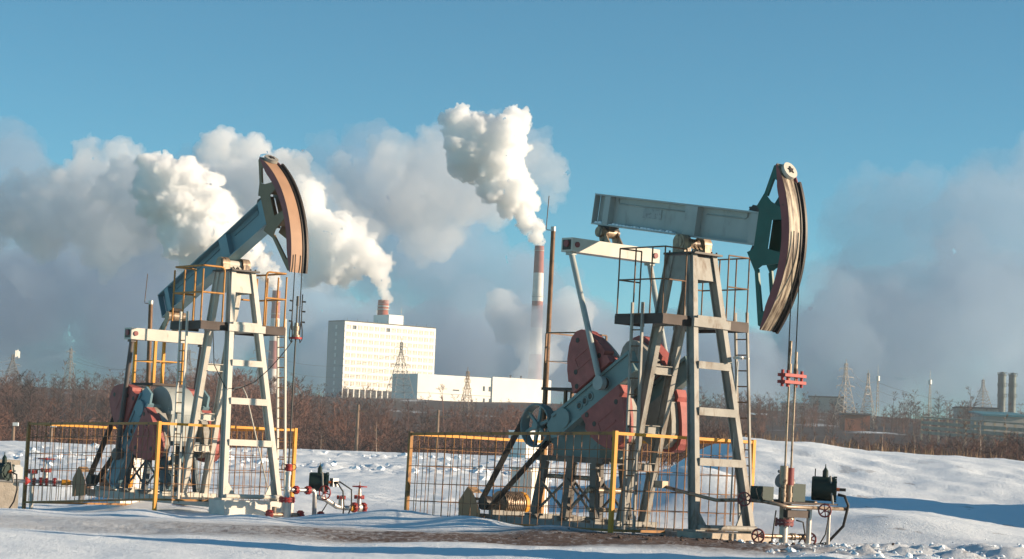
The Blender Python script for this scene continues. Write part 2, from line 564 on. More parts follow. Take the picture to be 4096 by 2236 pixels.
def pump(fm, phi, pu, pw, tail, eq, crank_ang, M, label, curved, woff=0.0):
    root = empty('pump_jack', mw=fm)
    tag(root, label, 'pumpjack', 'two pumpjacks of the oil well')
    mk = lambda b, name, m, par=None: b.build(name, m, par or root, True)
    # --- foundation
    b = MB()
    b.b6(-.25, .42, -.98, .98, -.5, .10)
    mk(b, 'concrete_footing', M['footing'])
    b = MB()
    for v in (-.42, .42):
        b.b6(-7.0, .25, v - .08, v + .08, -.12, .055)
    for u in (-6.4, -5.2, -4.3, -3.1, -2.5):
        b.b6(u - .07, u + .07, -.6, .6, .06, .16)
    b.tube((.16, -.80, .19), (.16, .80, .19), .055)
    mk(b, 'base_frame', M['base'])
    # --- four-legged post
    front_t, front_b = (-.93, .28, 5.60), (.02, .78, .10)
    rear_t, rear_b = (-1.47, .31, 5.60), (-2.58, .31, .06)
    at_w = lambda t, bt, w: [bt[i] + (t[i] - bt[i]) * (w - bt[2]) / (t[2] - bt[2]) for i in range(3)]
    for s in (1, -1):
        for t, bt in ((front_t, front_b), (rear_t, rear_b)):
            l = MB()
            p, q = (bt[0], bt[1] * s, bt[2]), (t[0], t[1] * s, t[2])
            # I-section: web across u, flanges facing u
            d = (Vector(q) - Vector(p)).normalized()
            side = Vector((0, 1, 0))
            side = (side - d * side.dot(d)).normalized()
            fwd = d.cross(side)
            l.bar(p, q, .035, .17, side)
            for k in (-1, 1):
                l.bar(Vector(p) + fwd * (.096 * k), Vector(q) + fwd * (.096 * k), .125, .022, side)
            l.b6(p[0] - .17, p[0] + .17, p[1] - .13, p[1] + .13, p[2] + .005, p[2] + .045)
            mk(l, 'leg', M['post'])
    for s in (1, -1):
        g = MB()
        p = at_w(front_t, front_b, .12)
        g.prism([(p[0] - .04, s * (p[1] - .02), .16), (p[0] - .04, s * (p[1] - .40), .16), (p[0] - .12, s * (p[1] - .10), .62)], (.03, 0, 0))
        mk(g, 'foot_gusset', M['post'])
    for w, h in ((3.37, .145), (2.45, .155), (1.46, .15)):
        p = at_w(front_t, front_b, w)
        c = MB()
        c.bar((p[0] + .125, p[1] - .03, w), (p[0] + .125, -p[1] + .03, w), .05, h, (1, 0, 0))
        mk(c, 'crossbar', M['post'])
    for w in (3.27, 2.05, 1.28):
        p = at_w(rear_t, rear_b, w)
        c = MB()
        c.bar((p[0] + .05, p[1] - .065, w), (p[0] + .05, -p[1] + .065, w), .03, .15, (1, 0, 0))
        for k in (-1, 1):
            c.bar((p[0] + .05, p[1] - .065, w + .085 * k), (p[0] + .05, -p[1] + .065, w + .085 * k), .15, .015, (1, 0, 0))
        mk(c, 'crossbar', M['post'])
    b = MB()
    for s in (1, -1):
        for ww in (5.14,):
            pass
        b.prism([(-.86, s * .335, 5.08), (-1.56, s * .335, 5.08), (-1.50, s * .335, 5.58), (-.92, s * .335, 5.58)], (0, -.02 * s, 0))
    b.prism([(-.80, .30, 5.09), (-.80, -.30, 5.09), (-.885, -.245, 5.57), (-.885, .245, 5.57)], (.02, 0, 0))
    mk(b, 'head_box', M['post'])
    b = MB()
    b.b6(-1.62, -.72, -.40, .40, 5.605, 5.645)
    for u in (-1.5, -.84):
        for v in (-.34, -.2, .2, .34):
            b.tube((u, v, 5.646), (u, v, 5.69), .022, n=6)
    mk(b, 'saddle_plate', M['greasy'])
    b = MB()
    for s in (1, -1):
        b.tube((pu, .19 * s, pw), (pu, .40 * s, pw), .165, n=20)
        b.b6(pu - .17, pu + .17, s * .2, s * .39, 5.648, pw - .02)
        b.tube((pu, .40 * s, pw), (pu, .415 * s, pw), .11, n=16)
    mk(b, 'saddle_bearing', M['bearing'])
    b = MB()
    b.tube((pu, -.188, pw), (pu, .188, pw), .10, n=14)
    for v in (-.12, 0, .12):
        b.prism([(pu - .02, v - .05, pw + .07), (pu + .16, v - .03, pw - .12), (pu + .16, v + .03, pw - .12), (pu - .02, v + .05, pw + .07)], (-.012, 0, .012))
    mk(b, 'bearing_shaft', M['bearing2'])
    # --- walking beam, in beam axes (s along, t normal)
    ca, sa = math.cos(math.radians(phi)), math.sin(math.radians(phi))

    def B(s, t, v=0.0):
        return Vector((pu + s * ca - t * sa, v, pw + s * sa + t * ca))

    sn = B(0, 1) - B(0, 0)
    t0, t1, hd = .13, .79, 1.90
    bb = MB()
    bb.prism([B(tail + .03, t0 + .03, -.016), B(hd, t0 + .03, -.016), B(hd, t1 - .03, -.016), B(tail + .03, t1 - .03, -.016)], (0, .032, 0))
    for ta, tb in ((t0, t0 + .03), (t1 - .03, t1)):
        bb.prism([B(tail, ta, -.17), B(hd, ta, -.17), B(hd, tb, -.17), B(tail, tb, -.17)], (0, .34, 0))
    beam = mk(bb, 'walking_beam', M['beam'])
    for s0, wdt in ((tail + .42, .15), (.0, .33), (hd - .12, .2)):
        for sg in (1, -1):
            st = MB()
            for k in (-1, 1):
                st.prism([B(s0 + k * wdt / 2 - .01, t0 + .032, .018 * sg), B(s0 + k * wdt / 2 + .01, t0 + .032, .018 * sg), B(s0 + k * wdt / 2 + .01, t1 - .032, .018 * sg), B(s0 + k * wdt / 2 - .01, t1 - .032, .018 * sg)], (0, .142 * sg, 0))
            st.prism([B(s0 - wdt / 2 - .01, t0 + .034, .161 * sg), B(s0 + wdt / 2 + .01, t0 + .034, .161 * sg), B(s0 + wdt / 2 + .01, t1 - .034, .161 * sg), B(s0 - wdt / 2 - .01, t1 - .034, .161 * sg)], (0, .008 * sg, 0))
            mk(st, 'stiffener', M['beam'], beam)
    for sg in (1, -1):
        en = MB()
        en.prism([B(tail + .004, t0 + .032, .018 * sg), B(tail + .024, t0 + .032, .018 * sg), B(tail + .024, t1 - .032, .018 * sg), B(tail + .004, t1 - .032, .018 * sg)], (0, .15 * sg, 0))
        mk(en, 'end_plate', M['beam'], beam)
    for sa_, sb_ in ((tail + .62, -.30), (.32, hd - .45)):
        e = MB()
        e.path([B(sa_, t1 - .05, .03), B(sa_, t1 - .13, .03), B(sa_ + .04, t1 - .16, .03), B(sb_, t1 - .16, .03)] if sa_ < 0 else [B(sa_, t1 - .16, .03), B(sb_ - .05, t1 - .16, .03), B(sb_, t1 - .12, .03), B(sb_, t1 - .04, .03)], .012, 5)
        mk(e, 'cable_conduit', M['conduit'], beam)
    if not curved:
        e = MB()
        e.prism([B(-1.55, .40, .018), B(-1.0, .40, .018), B(-1.0, .60, .018), B(-1.55, .60, .018)], (0, .012, 0))
        mk(e, 'name_plate', M['plate'], beam)
        e = MB()
        rnd = random.Random(3)
        pts = [tail + .06 + i * .11 for i in range(22)]
        for s_ in pts:
            h = rnd.uniform(.01, .045) * (1 if s_ > tail + .4 else 2.2)
            e.prism([B(s_, t0 + .032, .03), B(s_ + .11, t0 + .032, .03), B(s_ + .09, t0 + .032 + h, .03), B(s_ + .03, t0 + .032 + h * rnd.uniform(.6, 1.2), .03)], (0, .11, 0))
        mk(e, 'snow_on_flange', snowmat, beam)
    # --- horse head
    RO = 2.83
    arc = lambda r, a0, a1, n: [(r * math.cos(math.radians(a0 + (a1 - a0) * i / n)), r * math.sin(math.radians(a0 + (a1 - a0) * i / n))) for i in range(n + 1)]
    A0, A1 = 38.5, -31.5
    head = empty('horse_head')
    head.parent = root
    inner = [(RO - .19 + .19 * max(0, abs((i / 24 - .5) * 2) - .72) / .28 * .85) for i in range(25)]
    ang = [A0 + (A1 - A0) * i / 24 for i in range(25)]
    for sg in (1, -1):
        v0 = .225 * sg
        pl = MB()
        for i in range(24):
            q = []
            for rr, a in ((RO, ang[i]), (RO, ang[i + 1]), (inner[i + 1], ang[i + 1]), (inner[i], ang[i])):
                q.append(B(rr * math.cos(math.radians(a)), rr * math.sin(math.radians(a)), v0))
            pl.prism(q, (0, -.022 * sg, 0))
        mk(pl, 'arc_plate', M['band'], head)
        pl = MB()
        vv = v0 - .003 * sg
        spine = [(1.84, .90), (2.0, 1.17), (2.2, 1.02), (2.27, .84), (2.29, .66), (2.29, .10), (2.27, -.02), (2.21, -.24), (2.04, -.37), (1.76, -.02), (1.92, .06), (1.92, .84)]
        pl.prism([B(s, t, vv) for s, t in spine], (0, -.016 * sg, 0))
        pl.prism([B(s, t, vv) for s, t in ((2.2, 1.02), (2.53, .90), (2.585, .70), (2.29, .66), (2.27, .84))], (0, -.016 * sg, 0))
        pl.prism([B(s, t, vv) for s, t in ((2.29, .10), (2.645, .05), (2.63, -.16), (2.21, -.24), (2.27, -.02))], (0, -.016 * sg, 0))
        mk(pl, 'cheek_plate', M['cheek'], head)
        pl = MB()
        pl.prism([B(s, t, vv) for s, t in ((2.0, 1.17), (2.085, 1.115), (2.19, 1.47), (2.33, 1.42), (2.215, 1.735), (2.15, 1.72))], (0, -.05 * sg, 0))
        mk(pl, 'upper_strut', M['cheek'], head)
        pl = MB()
        pl.prism([B(s, t, vv) for s, t in ((2.04, -.37), (2.115, -.315), (2.375, -1.13), (2.50, -1.08), (2.405, -1.42), (2.33, -1.40))], (0, -.05 * sg, 0))
        mk(pl, 'lower_strut', M['cheek'], head)
    for t, s0, s1, mm in ((.69, 2.29, 2.63, 'cheek'), (.06, 2.29, 2.63, 'cheek'), (-.14, 2.24, 2.6, 'cheek')):
        pl = MB()
        pl.prism([B(s0, t, -.19), B(s1, t, -.19), B(s1, t, .19), B(s0, t, .19)], sn * .02)
        mk(pl, 'cross_plate', M[mm], head)
    pl = MB()
    pl.prism([B(1.92, -.0, -.16), B(1.94, -.0, -.16), B(1.94, .86, -.16), B(1.92, .86, -.16)], (0, .32, 0))
    mk(pl, 'mounting_plate', M['cheek'], head)
    pl = MB()
    n = 40
    for i in range(n):
        a, c = A0 + (A1 - A0) * i / n, A0 + (A1 - A0) * (i + 1) / n
        k = len(pl.v)
        for rr in (RO + .006, RO - .03):
            for aa in (a, c):
                for v in (-.10, .222):
                    pl.v.append(B(rr * math.cos(math.radians(aa)), rr * math.sin(math.radians(aa)), v))
        fs = [(0, 1, 3, 2), (4, 6, 7, 5), (0, 2, 6, 4), (1, 5, 7, 3)]
        if i == 0:
            fs.append((0, 4, 5, 1))
        if i == n - 1:
            fs.append((2, 3, 7, 6))
        for f in fs:
            pl.f.append([q + k for q in f])
            pl.s.append(False)
    mk(pl, 'arc_face', M['face'], head)
    pl = MB()
    a0, a1 = A0 - 8, A1
    for i in range(n):
        a, c = a0 + (a1 - a0) * i / n, a0 + (a1 - a0) * (i + 1) / n
        for va, vb, ra in ((-.225, -.170, .075), (-.164, -.106, .03)):
            k = len(pl.v)
            for rr in (RO + ra, RO - .03):
                for aa in (a, c):
                    for v in (va, vb):
                        pl.v.append(B(rr * math.cos(math.radians(aa)), rr * math.sin(math.radians(aa)), v))
            for f in [(0, 1, 3, 2), (4, 6, 7, 5), (0, 2, 6, 4), (1, 5, 7, 3), (0, 4, 5, 1), (2, 3, 7, 6)]:
                pl.f.append([q + k for q in f])
                pl.s.append(False)
    mk(pl, 'greasy_rim', M['rim'], head)
    # rope wheel on top of the face
    th = math.radians(35.0)
    e_r = B(math.cos(th), math.sin(th)) - B(0, 0)
    wc = B(RO * math.cos(th), RO * math.sin(th))
    w_ = MB()
    w_.tube(wc + e_r * .01, wc + e_r * .09, .175, n=24)
    wheel = mk(w_, 'rope_wheel', M['wheel'], head)
    w_ = MB()
    e_v = Vector((0, 1, 0))
    e_t = e_r.cross(e_v)
    pts = []
    for i in range(10):
        rr = .085 if i % 2 == 0 else .04
        pts.append(wc + e_r * .091 + (e_t * math.cos(PI * i / 5) + e_v * math.sin(PI * i / 5)) * rr)
    w_.prism(pts, e_r * .02)
    mk(w_, 'wheel_hub', M['greasy'], head)
    # latch on top of the beam
    w_ = MB()
    w_.prism([B(1.52, .80, -.1), B(1.90, .80, -.1), B(1.90, .93, -.1), B(1.78, .90, -.1), B(1.62, .92, -.1)], (0, .2, 0))
    w_.tube(B(1.45, .86), B(1.62, .86), .025, n=6)
    w_.prism([B(1.72, .02, -.1), B(1.90, .02, -.1), B(1.90, .125, -.1), B(1.76, .125, -.1)], (0, .2, 0))
    mk(w_, 'head_latch', M['greasy'], head)
    # --- equaliser, pitmans
    eu, ew, ev = eq
    q = MB()
    q.b6(eu - .17, eu + .17, -ev, ev, ew - .15, ew + .14)
    eqo = mk(q, 'equaliser_beam', M['equal'])
    for s in (1, -1):
        q = MB()
        q.b6(eu - .13, eu + .13, s * (ev + .001), s * (ev + .004), ew - .11, ew + .10)
        mk(q, 'open_end', M['hollow'], eqo)
    tb = B(tail + .38, t0 - .14)
    q = MB()
    for s in (1, -1):
        q.prism([(eu - .15, .17 * s, ew + .142), (eu + .15, .17 * s, ew + .142), (tb.x + .09, .17 * s, tb.z + .05), (tb.x - .09, .17 * s, tb.z + .05)], (0, .03 * s, 0))
    q.tube((tb.x, -.26, tb.z), (tb.x, .26, tb.z), .115, n=18)
    mk(q, 'tail_bearing', M['bearing'])
    q = MB()
    q.prism([B(tail + .2, t0 - .08, -.14), B(tail + .56, t0 - .08, -.14), B(tail + .56, t0 - .002, -.14), B(tail + .2, t0 - .002, -.14)], (0, .28, 0))
    mk(q, 'tail_bracket', M['greasy'])
    HUB = Vector((-3.85, 0, 2.2))
    dca = Vector((math.cos(math.radians(crank_ang)), 0, math.sin(math.radians(crank_ang))))
    dcb = Vector((-dca.z, 0, dca.x))
    pin = HUB + dca * 1.42
    for s in (1, -1):
        p0 = Vector((eu, s * (ev - .13), ew - .15))
        p1 = Vector((pin.x, s * 1.02, pin.z))
        q = MB()
        q.tube(p0, p1, .062, n=12)
        q.b6(p0.x - .09, p0.x + .09, p0.y - .07, p0.y + .07, p0.z - .06, p0.z - .002)
        q.tube(p1 + Vector((0, -.05 * s, 0)), p1 + Vector((0, .07 * s, 0)), .15, n=16)
        pit = mk(q, 'pitman_arm', M['pitman'])
        q = MB()
        q.tube((eu, s * (ev - .005), ew + .02), (eu, s * (ev + .03), ew + .02), .075, n=14)
        mk(q, 'wrist_pin', M['pinred'], pit)
        q = MB()
        q.tube((eu + .173, s * (ev - .13), ew), (eu + .20, s * (ev - .13), ew), .06, n=12)
        mk(q, 'pin_cap', M['pinred'], pit)
        # crank
        K = lambda a, b_, v: Vector((0, v * s, 0)) + HUB + dca * a + dcb * b_
        q = MB()
        q.prism([K(a, b_, .86) for a, b_ in ((-.55, -.16), (-.30, -.26), (.2, -.25), (2.28, -.235), (2.28, .235), (.2, .25), (-.30, .26), (-.55, .16))], (0, -.06 * s, 0))
        for sg in (1, -1):
            q.prism([K(a, b_, .90) for a, b_ in ((-.30, .262 * sg), (.2, .252 * sg), (2.28, .237 * sg), (2.28, .175 * sg), (.2, .19 * sg), (-.30, .2 * sg))], (0, -.18 * s, 0))
        q.prism([K(a, b_, .90) for a, b_ in ((2.282, -.237), (2.33, -.237), (2.33, .237), (2.282, .237))], (0, -.18 * s, 0))
        q.tube(K(0, 0, .70), K(0, 0, .93), .21, n=20)
        crank = mk(q, 'crank', M['crank'])
        for a in (.52, .71, .90, 1.42):
            q = MB()
            q.ring(K(a, 0, .862), (0, 1, 0), .078 if a < 1.4 else .13, .022, 14, 5)
            mk(q, 'pin_boss', M['crank'], crank)
            q = MB()
            q.tube(K(a, 0, .8605), K(a, 0, .866), .06 if a < 1.4 else .11, n=12)
            mk(q, 'pin_hole', M['hollow'], crank)
        poly = [(.56, .27), (.60, .50), (.54, .56), (.62, .80), (.74, 1.02), (.90, 1.22), (1.05, 1.335), (1.22, 1.37), (1.38, 1.325), (1.52, 1.20), (1.64, .97), (1.74, .72), (1.79, .55), (1.72, .50), (1.80, .44), (1.82, .27)]
        for sg in (1, -1):
            q = MB()
            q.prism([K(a + woff, b_ * sg, .96) for a, b_ in poly], (0, -.27 * s, 0))
            cw = mk(q, 'counterweight', M['weight'])
            for a, b_ in ((.83, .62), (1.18, 1.18), (1.6, .55), (.72, .34)):
                q = MB()
                q.tube(K(a + woff, b_ * sg, .9605), K(a + woff, b_ * sg, .967), .055, n=12)
                mk(q, 'lifting_hole', M['hollow'], cw)
            q = MB()
            q.prism([K(a + woff, b_ * sg, .9605) for a, b_ in ((.90, .62), (1.42, .62), (1.42, .66), (.94, .66), (.94, .86), (1.42, .86), (1.42, .90), (.90, .90))], (0, .008 * s, 0))
            mk(q, 'raised_rib', M['weight'], cw)
            q = MB()
            q.prism([K(.62 + (a - .62) * .93 + woff, b_ * sg * .93, .686) for a, b_ in poly], (0, -.2 * s, 0))
            mk(q, 'inner_weight', M['inner'], cw)
    # --- gearbox on its stand
    q = MB()
    q.tube((-3.85, -.34, 2.14), (-3.85, .34, 2.14), .64, n=36)
    q.b6(-4.75, -3.3, -.33, .33, 1.42, 2.16)
    q.tube((-4.75, -.30, 2.02), (-4.75, .30, 2.02), .36, n=24)
    q.b6(-5.05, -3.2, -.38, .38, 2.08, 2.17)
    for u in (-4.9, -4.4, -3.35):
        for v in (-.36, .36):
            q.tube((u, v, 2.17), (u, v, 2.24), .03, n=6)
    q.tube((-3.85, -.71, 2.2), (-3.85, .71, 2.2), .12, n=16)
    mk(q, 'gearbox', M['gear'])
    st = MB()
    st.b6(-5.2, -3.05, -.46, .46, 1.30, 1.415)
    mk(st, 'stand_top', M['stand'])
    for s in (1, -1):
        for u0, u1 in ((-5.1, -4.92), (-4.12, -4.08), (-3.2, -3.36)):
            l = MB()
            l.bar((u0, s * .48, .165), (u1, s * .40, 1.30), .10, .19, (0, 1, 0))
            l.b6(u0 - .16, u0 + .16, s * .48 - .12, s * .48 + .12, .125, .163)
            mk(l, 'stand_leg', M['stand'])
        for ua, ub in ((-5.03, -4.12), (-4.10, -3.27)):
            l = MB()
            l.bar((ua, s * .45, .25), (ub, s * .43, .95), .03, .05, (0, 1, 0))
            l.bar((ua, s * .49, .95), (ub, s * .47, .25), .03, .05, (0, 1, 0))
            mk(l, 'stand_brace', M['stand'])
    l = MB()
    l.tube((-4.95, .30, .98), (-3.3, .30, .98), .05)
    l.tube((-3.3, -.5, .75), (-3.3, .6, .75), .065)
    l.tube((-3.25, -.5, .35), (-3.25, .6, .35), .05)
    mk(l, 'stand_pipe', M['oil'])
    # service deck over the gearbox with its railing
    l = MB()
    l.b6(-5.12, -4.05, -.45, .45, 2.80, 2.86)
    dk = mk(l, 'gearbox_deck', M['deck'])
    for u, v in ((-5.05, .38), (-5.05, -.38), (-4.4, .38), (-4.4, -.38)):
        l = MB()
        l.b6(u - .03, u + .03, v - .03, v + .03, 2.172, 2.80)
        mk(l, 'deck_leg', M['rail2'], dk)
    rr = .035 if curved else .018
    for u, v in ((-5.08, .42), (-4.09, .42), (-4.09, -.42), (-5.08, -.42)):
        l = MB()
        l.b6(u - rr, u + rr, v - rr, v + rr, 2.862, 4.02)
        mk(l, 'deck_post', M['rail2'], dk)
    for w in (4.03, 3.42):
        l = MB()
        r2 = rr * (1 if w > 4 else .45)
        for p, q_ in (((-5.08, .42, w), (-4.09, .42, w)), ((-4.09, .42, w), (-4.09, -.42, w)), ((-4.09, -.42, w), (-5.08, -.42, w)), ((-5.08, -.42, w), (-5.08, .42, w))):
            l.bar(p, q_, r2 * 1.6, r2 * 1.6, (0, 0, 1))
        mk(l, 'deck_rail', M['rail2'], dk)
    # --- belt drive and motor
    PC = Vector((-4.95, .62, 2.03))
    q = MB()
    q.tube(PC + Vector((0, -.11, 0)), PC + Vector((0, .11, 0)), .09, n=16)
    for v in (-.10, .10):
        q.ring(PC + Vector((0, v, 0)), (0, 1, 0), .45, .022, 36, 5)
    n = 36
    for i in range(n):
        a, c = 2 * PI * i / n, 2 * PI * (i + 1) / n
        P = lambda r_, an, v: PC + Vector((math.cos(an) * r_, v, math.sin(an) * r_))
        k = len(q.v)
        q.v += [P(.465, a, -.1), P(.465, c, -.1), P(.465, c, .1), P(.465, a, .1), P(.43, a, -.1), P(.43, c, -.1), P(.43, c, .1), P(.43, a, .1)]
        for f in [(0, 1, 2, 3), (7, 6, 5, 4), (0, 4, 5, 1), (3, 2, 6, 7)]:
            q.f.append([x + k for x in f])
            q.s.append(False)
    pul = mk(q, 'belt_pulley', M['crank'])
    for i in range(6):
        a = 2 * PI * i / 6 + .35
        l = MB()
        l.bar(PC + Vector((math.cos(a) * .08, 0, math.sin(a) * .08)), PC + Vector((math.cos(a) * .435, 0, math.sin(a) * .435)), .06, .075, (0, 1, 0), (.05, .05))
        mk(l, 'spoke', M['crank'], pul)
    l = MB()
    l.tube((-4.95, .3, 2.03), (-4.95, .52, 2.03), .06)
    mk(l, 'pulley_shaft', M['oil'])
    MC = Vector((-6.55, .62, .30))
    dv = (MC - PC).normalized()
    nv = Vector((-dv.z, 0, dv.x))
    for sg in (1, -1):
        l = MB()
        l.bar(PC + nv * (.475 * sg), MC + nv * (.16 * sg), .15, .035, (0, 1, 0))
        mk(l, 'drive_belt', black)
    l = MB()
    l.tube(MC + Vector((0, -.1, 0)), MC + Vector((0, .1, 0)), .155, n=20)
    l.tube(MC + Vector((0, -.3, 0)), MC + Vector((0, -.1, 0)), .04)
    mk(l, 'motor_pulley', M['greasy'])
    mo = empty('electric_motor')
    mo.parent = root
    l = MB()
    l.tube((MC.x, .28, MC.z), (MC.x, -.32, MC.z), .24, n=24)
    mk(l, 'motor_body', M['motor'], mo)
    l = MB()
    for i in range(11):
        v = .25 - i * .052
        l.tube((MC.x, v, MC.z), (MC.x, v - .014, MC.z), .275, n=24)
    mk(l, 'cooling_fins', M['motor'], mo)
    l = MB()
    l.lathe((MC.x, -.325, MC.z), (0, -1, 0), [(0, .28), (.10, .27), (.16, .2)], 24)
    mk(l, 'fan_cowl', yellow, mo)
    l = MB()
    l.b6(MC.x - .30, MC.x + .30, -.35, .32, -.14, -.02)
    mk(l, 'motor_skid', M['greasy'], mo)
    l = MB()
    l.prism([(-7.34, .76, .30), (-7.06, .76, .62), (-6.86, .76, .50), (-6.58, .76, .12), (-6.60, .76, -.10), (-7.30, .76, -.16)], (0, -.015, 0))
    l.prism([(-7.06, .744, .62), (-6.86, .744, .50), (-6.86, .5, .50), (-7.06, .5, .62)], (0, 0, .012))
    mk(l, 'belt_guard', M['guard'])
    l = MB()
    l.b6(-7.95, -7.35, -.1, .0, .32, .38)
    l.b6(-7.95, -7.87, -.1, .0, -.12, .318)
    mk(l, 'motor_rail', darksteel)
    # --- platforms, railings, ladders
    for s in (1, -1):
        pf = MB()
        pf.b6(-2.08, -.70, s * .46, s * 1.22, 4.30, 4.335)
        for u in (-.72, -2.06):
            pf.b6(u - .03, u + .03, s * .44, s * 1.22, 4.13, 4.298)
        pf.b6(-2.03, -.75, s * 1.17, s * 1.22, 4.13, 4.298)
        plat = mk(pf, 'platform', M['deck'])
        rad = .024 if curved else .016
        posts = [(-2.05, 1.2), (-1.58, 1.2), (-1.10, 1.2), (-.74, 1.2), (-.74, .60), (-2.05, .60)]
        for u, v in posts:
            l = MB()
            l.tube((u, s * v, 4.336), (u, s * v, 5.66 if not curved else 5.58), rad, n=7)
            mk(l, 'railing_post', M['rail'], plat)
        for w in (5.66, 5.02):
            l = MB()
            if curved and w > 5.1:
                p = [(-2.05, .60, 5.58), (-2.05, .64, 5.64), (-2.05, .70, 5.66), (-2.05, 1.12, 5.66), (-2.04, 1.18, 5.66), (-1.98, 1.2, 5.66), (-.80, 1.2, 5.66), (-.75, 1.18, 5.66), (-.74, 1.12, 5.66), (-.74, .70, 5.66), (-.74, .64, 5.64), (-.74, .60, 5.58)]
            else:
                p = [(-2.05, .60, w), (-2.05, 1.2, w), (-.74, 1.2, w), (-.74, .60, w)]
            for a, c in zip(p[:-1], p[1:]):
                l.tube((a[0], s * a[1], a[2]), (c[0], s * c[1], c[2]), rad, n=7)
            mk(l, 'railing_rail', M['rail'], plat)
        # ladder outside the platform
        if s == 1:
            lt, lb, lv, du = -1.37, -1.30, 1.28, .15
        else:
            lt, lb, lv, du = -.98, -.56, 1.28, .165
        ld = empty('ladder')
        ld.parent = root
        for k in (-1, 1):
            l = MB()
            l.bar((lb + k * du, s * lv, -.05), (lt + k * du, s * lv, 4.55), .05, .045, (0, 1, 0))
            mk(l, 'ladder_rail', M['post'], ld)
        for i in range(14 if not curved else 18):
            f = (i + .6) / (14 if not curved else 18)
            c = lb + (lt - lb) * f
            l = MB()
            l.tube((c - du, s * lv, -.05 + 4.5 * f), (c + du, s * lv, -.05 + 4.5 * f), .014, n=6)
            mk(l, 'rung', M['rail'], ld)
    l = MB()
    p = at_w(front_t, front_b, 4.2)
    l.b6(p[0] + .112, p[0] + .17, -.52, .52, 4.13, 4.30)
    l.b6(p[0] + .112, p[0] + .15, -.40, .40, 4.302, 4.36)
    for s in (1, -1):
        q_ = at_w(rear_t, rear_b, 4.2)
        l.b6(q_[0], p[0] - .12, s * .42, s * .46, 4.14, 4.29)
    mk(l, 'platform_bearer', M['post'])
    return root, B


MR = dict(footing=concrete, base=cream_dirty, post=cream_dirty, greasy=greasy, bearing=oilybearing, bearing2=oilybearing, beam=greywhite, conduit=greywhite,
          plate=mat('worn_name_plate', (0.30, 0.33, 0.33), .5, var=.1, rust=.5, rust_col=(.14, .15, .15), rust_scale=14), band=redband, cheek=green, face=faceoil, rim=greasy,
          wheel=cream, equal=cream, hollow=greasy, pitman=greywhite, pinred=redband, crank=greensteel, weight=red, inner=cream_dirty, gear=greensteel, stand=mat('dark_brown_stand_paint', (.12, .105, .09), .6, var=.25, scale=3, rust=.45, rust_col=(.05, .038, .03), rust_scale=4),  # dark brown-grey base with darker blotches on the right stand
          oil=oilsteel, deck=darksteel, rail2=railsteel, rail=railsteel, motor=oilsteel, guard=guardtan)
ML = dict(MR)
ML.update(footing=whiteconcrete, base=cream, post=cream, beam=bluegrey, conduit=bluegrey, cheek=tan, face=facetan, wheel=cream_dirty, equal=cream, crank=bluegrey, gear=greywhite,
          stand=mat('dark_blue_grey_paint', (.07, .10, .12), .55, var=.2, scale=3, rust=.4, rust_col=(.09, .06, .04), rust_scale=4), pitman=mat('dark_pitman_paint', (.10, .085, .08), .55, var=.2, scale=3, rust=.35, rust_col=(.16, .08, .05), rust_scale=4), bearing2=cream, rail2=yellow, rail=mat('worn_orange_rail', (0.42, 0.19, 0.04), .55, var=.2, scale=4, rust=.45, rust_col=(.09, .05, .03), rust_scale=5))
pumpR, BR = pump(FR, -7.6, -1.2, 5.85, -2.97, (-3.62, 5.80, 1.26), 31.6, MR, 'pumpjack with level beam and green horse head, right of the two', False)
pumpL, BL = pump(FL, 25.5, -1.32, 5.80, -3.22, (-4.22, 4.07, 1.16), 236.0, ML, 'pumpjack with steeply tilted blue beam and tan horse head, left of the two', True, -.78)


# ---------------------------------------------------------------- ropes and rods below the horse heads
def arc_rope(B, phi, pu, v, w_end):
    pts = [B(2.875 * math.cos(math.radians(a)), 2.875 * math.sin(math.radians(a)), v) for a in np.linspace(-phi + 2.5, -phi, 3)]
    return pts + [Vector((pu + 2.875, v, w_end))]


def bar_parts(root, mk_list):
    for b, name, m in mk_list:
        b.build(name, m, root, True)


for B, phi, pu, root, we in ((BR, -7.6, -1.2, pumpR, 3.16), (BL, 25.5, -1.32, pumpL, 4.15)):
    for v in (.13, -.075):
        b = MB()
        b.path(arc_rope(B, phi, pu, v, we), .0125, 6)
        b.build('wire_rope', black, root, True)
uw = 1.675
b = MB()
b.b6(uw + .03, uw + .10, -.30, .30, 3.04, 3.10)
b.b6(uw + .03, uw + .10, -.30, .30, 3.17, 3.23)
b.b6(uw - .10, uw - .03, -.30, .30, 3.04, 3.10)
b.b6(uw - .10, uw - .03, -.30, .30, 3.17, 3.23)
for v in (-.27, -.12, .12, .27):
    b.tube((uw, v, 2.98), (uw, v, 3.30), .03, n=8)
b.build('carrier_bar', brightred, pumpR, True)
for v, top in ((.08, 3.86), (-.09, 3.66)):
    b = MB()
    b.tube((uw, v, 1.4), (uw, v, top), .021, n=8)
    b.tube((uw, v, top - .28), (uw, v, top), .03, n=8)
    b.tube((uw, v, 3.24), (uw, v, 3.42), .042, n=8)
    b.build('polished_rod', oilsteel, pumpR, True)
ul = 1.555
b = MB()
b.tube((ul, 0, .95), (ul, 0, 4.95), .02, n=8)
b.tube((ul, 0, 4.72), (ul, 0, 4.95), .032, n=8)
b.build('polished_rod', mat('dark_rod', (.07, .065, .06), .4, .5), pumpL, True)
b = MB()
b.lathe((ul, 0, 3.98), (0, 0, 1), [(0, .10), (.06, .10), (.061, .06), (.16, .06), (.161, .075), (.26, .075), (.261, .05), (.34, .045)], 14)
cbo = b.build('carrier_bar', oilsteel, pumpL, True)
b = MB()
b.tube((ul, 0, 3.94), (ul, 0, 3.985), .15, n=16)
b.build('carrier_flange', brightred, cbo, True)
